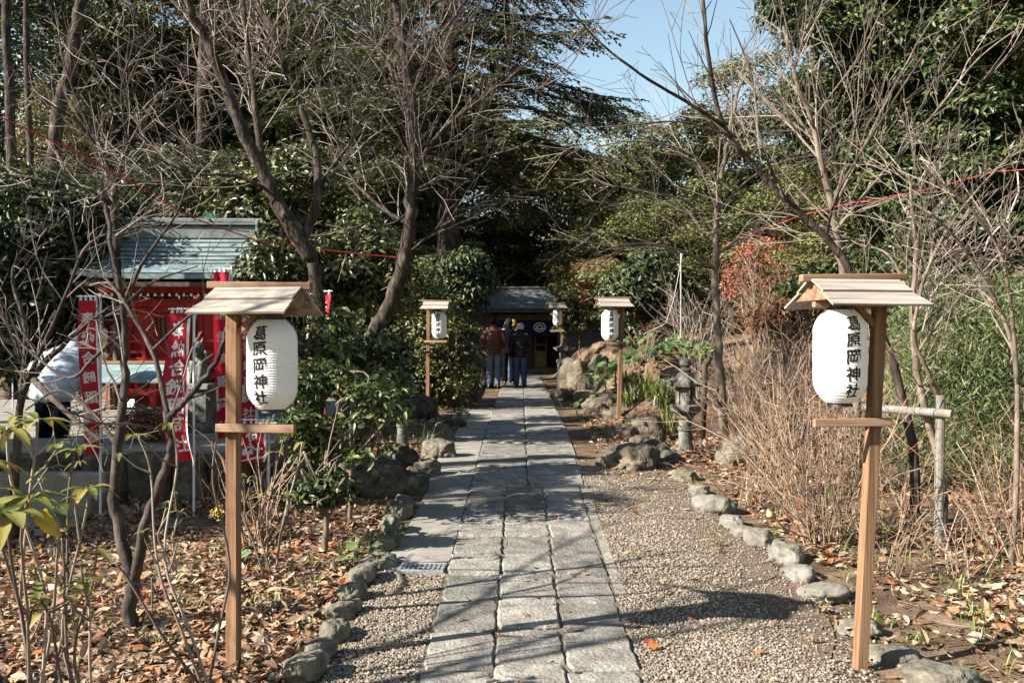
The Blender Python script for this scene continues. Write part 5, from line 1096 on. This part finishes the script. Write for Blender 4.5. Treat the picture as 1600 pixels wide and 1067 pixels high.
DRY = [(1290, 852, 120, 1.62, 1.3, 'tallest dense brown bare shrub just left of the near right lantern post', (-.05, 0)), (1225, 775, 90, 1.45, 1.2, 'bare tan shrub behind the rounded edging stones', (-.05, 0)), (1180, 742, 60, 1.3, 1.2, 'bare shrub next to the upright grey boulder', (0, 0)), (1160, 690, 70, 1.5, 1.2, 'bare tan shrub behind the upright grey boulder', (0, 0)), (1215, 690, 90, 1.75, 1.2, 'tall sunlit bare shrub behind the stone row, under the red maple', (0, 0)), (1260, 700, 90, 1.75, 1.2, 'tall sunlit bare shrub left of the near right paper lantern', (0, 0)),
       (1310, 720, 80, 1.5, 1.2, 'bare shrub directly behind the near right lantern crossbar', (.05, 0)), (1095, 655, 40, 1.15, 1.1, 'thin dry shrub behind the stone lantern', (0, 0)), (1190, 640, 80, 1.9, 1.3, 'pale dry thicket behind the young bare tree', (0, 0)), (1250, 640, 80, 1.8, 1.3, 'pale dry thicket below the russet leaves', (0, 0)), (1390, 900, 45, .75, 1.6, 'low bare shrub with grass just right of the near right lantern post', (.1, 0)), (1500, 905, 40, .95, 1.5, 'low bare shrub between the grey log post and the right edge', (0, 0)), (1585, 880, 70, 1.35, 1.2, 'orange-stemmed bare shrub at the right edge', (-.05, 0)), (1560, 790, 45, 1.25, 1.2, 'orange-tinged bare shrub in front of the bamboo grass', (0, 0)), (1410, 800, 40, 1.2, 1.2, 'sparse bare shrub between the two grey log posts', (0, 0)), (1345, 770, 60, 1.35, 1.2, 'bare shrub right behind the near right lantern post', (.03, 0)), (1120, 720, 22, .7, 1.2, 'short dry shrub at the foot of the young tree trunk', (0, 0)), (1010, 640, 30, .75, 1.4, 'reddish dry stalks behind the strap-leaved clump', (0, 0)), (1160, 790, 26, .62, 1.7, 'low spreading dry shrub above the block-shaped edging stone', (.05, -.05)), (1620, 800, 60, 1.5, 1.2, 'bare shrub cut by the right edge behind the orange stems', (0, 0))]
for px, py, n, h, sp, lab, ln in DRY:
    p = G(px, py); rt = px > 1380; stems(p, int(n * (.42 if rt else .62)), h * (.72 if rt else .92), sp, lab, lean=ln, r=.0052 if p.y < 9 else .0065)
for px, py, Z, n, h, lab in [(1175, 560, 13, 45, 1.25, 'grey-tan thicket on the bank behind the young tree'), (1255, 560, 13.5, 45, 1.3, 'grey-tan thicket on the bank under the maple'), (1090, 480, 17.5, 60, 1.6, 'tangled dry thicket around the blue-grey pole'), (1330, 560, 12.5, 34, 1.2, 'grey-tan thicket behind the pale young tree')]:
    stems(base_of(px, Z), n, h, 1.5, lab, mat='twig', r=.008, foot=.35, br=3)
stems(G(402, 852), 26, .98, 1.35, 'bare hydrangea with pale stems behind the near left lantern post', r=.006, foot=.10, br=1.5, group='bare hydrangeas')
stems(G(330, 790), 9, .8, 1.3, 'few-stemmed bare hydrangea between the crimson banner pole and the near left post', r=.005, foot=.08, br=1.2, group='bare hydrangeas')

# ------------------------------------------------------------------ leafy hydrangeas in the left foreground
def hydrangea(base, tips, label, mat='yellowing', leaf=.135):
    r = empty('hydrangea', base, 0, label, 'plant', 'hydrangeas with yellowing leaves'); b = np.array(base); sm, lm = MB(), MB()
    for px, py, Z, k, s in tips:
        e = np.array(P(px, py, Z)) - b; m1 = e * .5 + np.array([rng.normal(0, .06), rng.normal(0, .05), .03]); f = np.array([rng.normal(0, .05), rng.normal(0, .05), -.05]); q, rr = limb([f, m1 * .55 + f * .3, m1, e * .85 + rng.normal(0, .015, 3), e], .008, .0045, 4); sm.tube(q, rr, 6)
        for j in range(2):
            i = int(len(q) * rng.uniform(.45, .85)); d = nrm(rng.normal(0, .6, 3) + np.array([0, 0, .7])); g_, h_ = limb([q[i], q[i] + d * .07, q[i] + d * .15 + np.array([0, 0, .03])], .005, .003, 3); sm.tube(g_, h_, 5)
            if k: leaves(lm, g_[-1], 3, leaf * .5 * s)
        if k: leaves(lm, e, k, leaf * s)
    sm.build('stems', MAT['twig'], r, smooth=True)
    if lm.n: lm.build('foliage', MAT[mat], r, smooth=True)
    return r
def leaves(m, c, k, L):
    a0 = rng.uniform(0, 6.28)
    for j in range(k):
        a = a0 + j * 2.4 + rng.normal(0, .2); el = rng.uniform(-.25, .75) * (1 if j > k * .4 else .35); l = L * rng.uniform(.65, 1.15); w = l * rng.uniform(.34, .46); d = np.array([math.cos(a), math.sin(a)]); s = np.array([-d[1], d[0]])
        t = np.linspace(0, 1, 9); wid = w * np.sin(np.pi * t ** .8) ** .75 * .95; out = .12 * l + l * t * math.cos(el); z = l * (t * math.sin(el) - (.42 + .2 * rng.random()) * t * t); u = np.array([-1, -.5, 0, .5, 1.])
        v = np.stack([c[0] + d[0] * out[:, None] + s[0] * wid[:, None] * u * .5, c[1] + d[1] * out[:, None] + s[1] * wid[:, None] * u * .5, c[2] + z[:, None] + .13 * wid[:, None] * np.abs(u) + .012 * l * np.sin(t * 26)[:, None] * np.abs(u)], -1); m.grid(v)
HYD = hydrangea(on(-1.86, 3.75), [(60, 655, 3.6, 7, 1.1), (12, 668, 3.5, 7, 1.0), (44, 775, 3.4, 9, 1.25), (10, 800, 3.3, 7, 1.1), (118, 700, 3.8, 5, .8), (-20, 720, 3.4, 6, 1), (90, 790, 3.6, 5, .9)], 'leafy yellow-green hydrangea cut by the left edge of the picture')
hydrangea(on(-1.62, 3.72), [(138, 762, 3.8, 7, .85), (132, 905, 3.6, 6, .7), (150, 855, 3.8, 4, .6), (60, 930, 3.6, 4, .6), (96, 840, 3.7, 0, 1)], 'hydrangea with small green leaf tufts just right of the one at the left edge')
hydrangea(on(-1.35, 4.3), [(215, 680, 4.4, 4, .75), (268, 660, 4.4, 5, .6), (338, 690, 4.35, 0, .5), (180, 880, 4.2, 0, .5)], 'slender hydrangea with few pale yellow leaves in front of the forked tree')
hydrangea(base_of(420, 6.3), [(432, 705, 6.2, 5, .6), (472, 690, 6.2, 4, .65), (408, 770, 6.3, 4, .6), (372, 740, 6.3, 3, .5), (452, 770, 6.2, 4, .55)], 'hydrangea with drooping tan-yellow leaves under the near left lantern crossbar', leaf=.14)
hydrangea(base_of(270, 6.4), [(265, 782, 6.3, 4, .6), (280, 798, 6.3, 5, .6)], 'small green-yellow seedling in the leaves at the crimson banner pole', leaf=.1)
m = MB(); c = np.array(P(62, 812, 3.35)); t = np.linspace(0, 1, 11); u = np.linspace(-1, 1, 7); L = .165; w = .075 * np.sin(np.pi * t ** .85) ** .7
m.grid(np.stack([c[0] - .02 + L * t[:, None] * .72 + 0 * u, c[1] - .05 * t[:, None] + .012 * np.sin(u * 3) + 0 * t[:, None], c[2] + .01 - .055 * (t[:, None] ** 2) + w[:, None] * u * .5 + .002 * np.sin(t * 40)[:, None]], -1)); hb = np.array(HYD.location); m.tube([P(44, 778, 3.4), P(46, 800, 3.37), c + [-.02, 0, .01]], [.003, .0025, .002], 5); m.v = [v - hb for v in m.v]; tag(m.build('leaf', MAT['butter'], HYD, smooth=True), 'large butter-yellow drooping leaf')
# round-leaved clumps, strap-leaved clump
def round_leaves(pts, label, s=.13, mat='fresh', group='round-leaved ground plants', n=1, spread=.1):
    b = Vector(pts[0]); r = empty('leopard_plant', b, 0, label, 'plant', group); sm, lm = MB(), MB()
    for q in pts:
        for _ in range(n):
            f = np.array(q) - np.array(b) + np.array([rng.normal(0, spread), rng.normal(0, spread), 0]); h = s * rng.uniform(.5, 1.7); d = rng.normal(0, .5, 3); d[2] = 1; d = nrm(d); e = f + d * h; L = s * rng.uniform(.6, 1.15); sm.tube([f + [0, 0, -.03], f + d * h * .5, e], [.004, .004, .003], 5)
            X = rng.normal(0, 1, 3); X[2] = -.3; lm.cloud(DISC[0], DISC[1], [e - nrm(X) * L * .25], np.array([X]), np.array([[rng.normal(-.25, .35), rng.normal(-.35, .35), 1.]]), L, L)
    sm.build('stems', MAT['fresh'], r); lm.build('foliage', MAT[mat], r, smooth=True); return r
def gpts(l, Z=None): return [G(a, b) for a, b in l]
round_leaves(gpts([(575, 880), (590, 865), (604, 850), (560, 885), (615, 842)]), 'bright round-leaved plant spilling over the edging stones by the drain grate', .085, n=5, spread=.06)
round_leaves(gpts([(345, 868), (352, 876)]), 'round green leaves half behind the near left lantern post', .14, n=2, spread=.05)
round_leaves(gpts([(700, 668), (712, 660), (720, 655)]), 'leafy green clump left of the path near the mid left lantern', .14, n=6, spread=.10)
for lab, ps in (('round-leaved clump on the bank right behind the mid right lantern post', [(960, 17.6), (975, 17.3), (945, 17.8)]), ('round-leaved clump on the bank between the two right stone groups', [(1010, 17), (1030, 16.6), (1020, 17.4)]), ('round-leaved clump on the bank behind the stone lantern finial', [(1062, 16), (1085, 15.8), (1100, 15.8)])):
    round_leaves([base_of(a, z) for a, z in ps], lab, .15, n=24, spread=.22)
round_leaves([base_of(a, z) for a, z in [(925, 17), (935, 16.2), (950, 15.6), (970, 15.4)]], 'low round-leaved plants trailing over the bank rocks by the mid right lantern', .13, n=16, spread=.2)
round_leaves([base_of(a, z) for a, z in [(1000, 15.2), (1030, 15.0), (1060, 15), (1090, 15.2)]], 'low round-leaved plants at the bank edge behind the stone lantern', .13, n=16, spread=.25)
for ps, lab in (([(955, 648), (970, 642), (985, 655)], 'strap-leaved plant clump at the foot of the mid right lantern post'), ([(1005, 652), (1022, 656), (1036, 660), (1050, 668), (1036, 648)], 'strap-leaved plant clump just left of the mossy stone lantern')):
    m = MB()
    for px, py in ps: blades(m, np.array(G(px, py)), 44, .50, .34, .026, seg=6)
    tag(m.build('strap_leaf_plant', MAT['strap']), lab, 'plant', 'strap-leaved plants on the right bank')
m = MB()
for px, py in [(672, 705), (664, 700)]: blades(m, np.array(G(px, py)), 26, .34, .2, .02, seg=6)
tag(m.build('grass_clump', MAT['glossy']), 'dark grassy clump among the shaded stones left of the path', 'plant')
m = MB(); p0 = G(362, 850); q, rr = limb([p0, p0 + Vector((-.02, 0, .12)), p0 + Vector((-.09, 0, .22))], .004, .003); m.tube(q, rr, 5, 0)
e = np.random.default_rng(3).normal(0, .026, (60, 3)) + q[-1] + np.array([-.01, 0, .02]); m.cloud(DISC[0], DISC[1], e, rng.normal(0, 1, (60, 3)), rng.normal(0, .4, (60, 3)) + np.array([-.4, -.5, .7]), np.full(60, .018), np.full(60, .018), 1)
tag(m.build('yellow_flower', [MAT['fresh'], MAT['butter']]), 'small yellow flower head leaning left of the near left lantern post', 'flower')

# an evergreen standing just outside the left of the frame: its shade falls on the terrace wall and the boulders
b = on(-6.9, 7.15)
tree_from('evergreen_tree', b, [dict(c=(0, 0, 2.4), rad=(1.1, 1.3, 1.5), ncl=100, rc=(.3, .5), nleaf=260, L=.12, W=.055, shell=.4), dict(c=(.1, -.6, 4.5), rad=(.6, .6, .5), ncl=22, rc=(.12, .25), nleaf=40, L=.12, W=.055, shell=.2), dict(c=(.3, -1.2, 4.9), rad=(.5, .5, .4), ncl=14, rc=(.12, .22), nleaf=32, L=.12, W=.055, shell=.2)], None, (.09, .03), 'glossy', 'bark', 'evergreen standing beside the steps beyond the left edge of the picture', group='evergreen trees near the path')

b = on(-9.2, 10.3)
tree_from('evergreen_tree', b, [dict(c=(0, 0, 3.9), rad=(1.2, 1.3, 1.3), ncl=46, rc=(.25, .45), nleaf=120, L=.12, W=.055, shell=.4)], None, (.10, .03), 'glossy', 'bark', 'evergreen beyond the left edge of the picture, level with the red shrine', group='evergreen trees near the path')
bush('evergreen_shrub', 581, 401, 22.7, 76, 72, 'glossy', 'dark evergreen added on the left bank to shade the queue of visitors', 46, 120, L=.12, W=.055, rc=(.3, .5), tpl=RHOMB)  # shrub added behind other foliage to dapple the sun on the visitors

# a bare tree beside the viewer, left of the frame: its branch shadows cross the near path
T11 = on(-4.7, 2.7)
bare_tree(T11, [([T11 + Vector((0, 0, -.1)), T11 + Vector((.05, .05, 1.2)), T11 + Vector((0, .1, 2.2)), T11 + Vector((.1, .25, 3.2)), T11 + Vector((.05, .4, 4.4))], .06, .012, .3),
 ([T11 + Vector((0, .08, 1.9)), T11 + Vector((.3, .35, 2.7)), T11 + Vector((.4, .8, 3.4)), T11 + Vector((.4, 1.2, 4.2))], .03, .008, .2), ([T11 + Vector((0, .08, 1.6)), T11 + Vector((.1, -.35, 2.4)), T11 + Vector((.2, -.6, 3.3))], .026, .008, .2), ([T11 + Vector((0, .1, 2.2)), T11 + Vector((.1, 1.0, 2.9)), T11 + Vector((.1, 2.0, 3.3)), T11 + Vector((.1, 3.0, 3.8))], .03, .008, .2)],
 'bare tree just beyond the left edge of the picture, nearest the viewer', 'bark', 'twigdark', spawn=5, blen=(.4, 1.1), lvl=2)
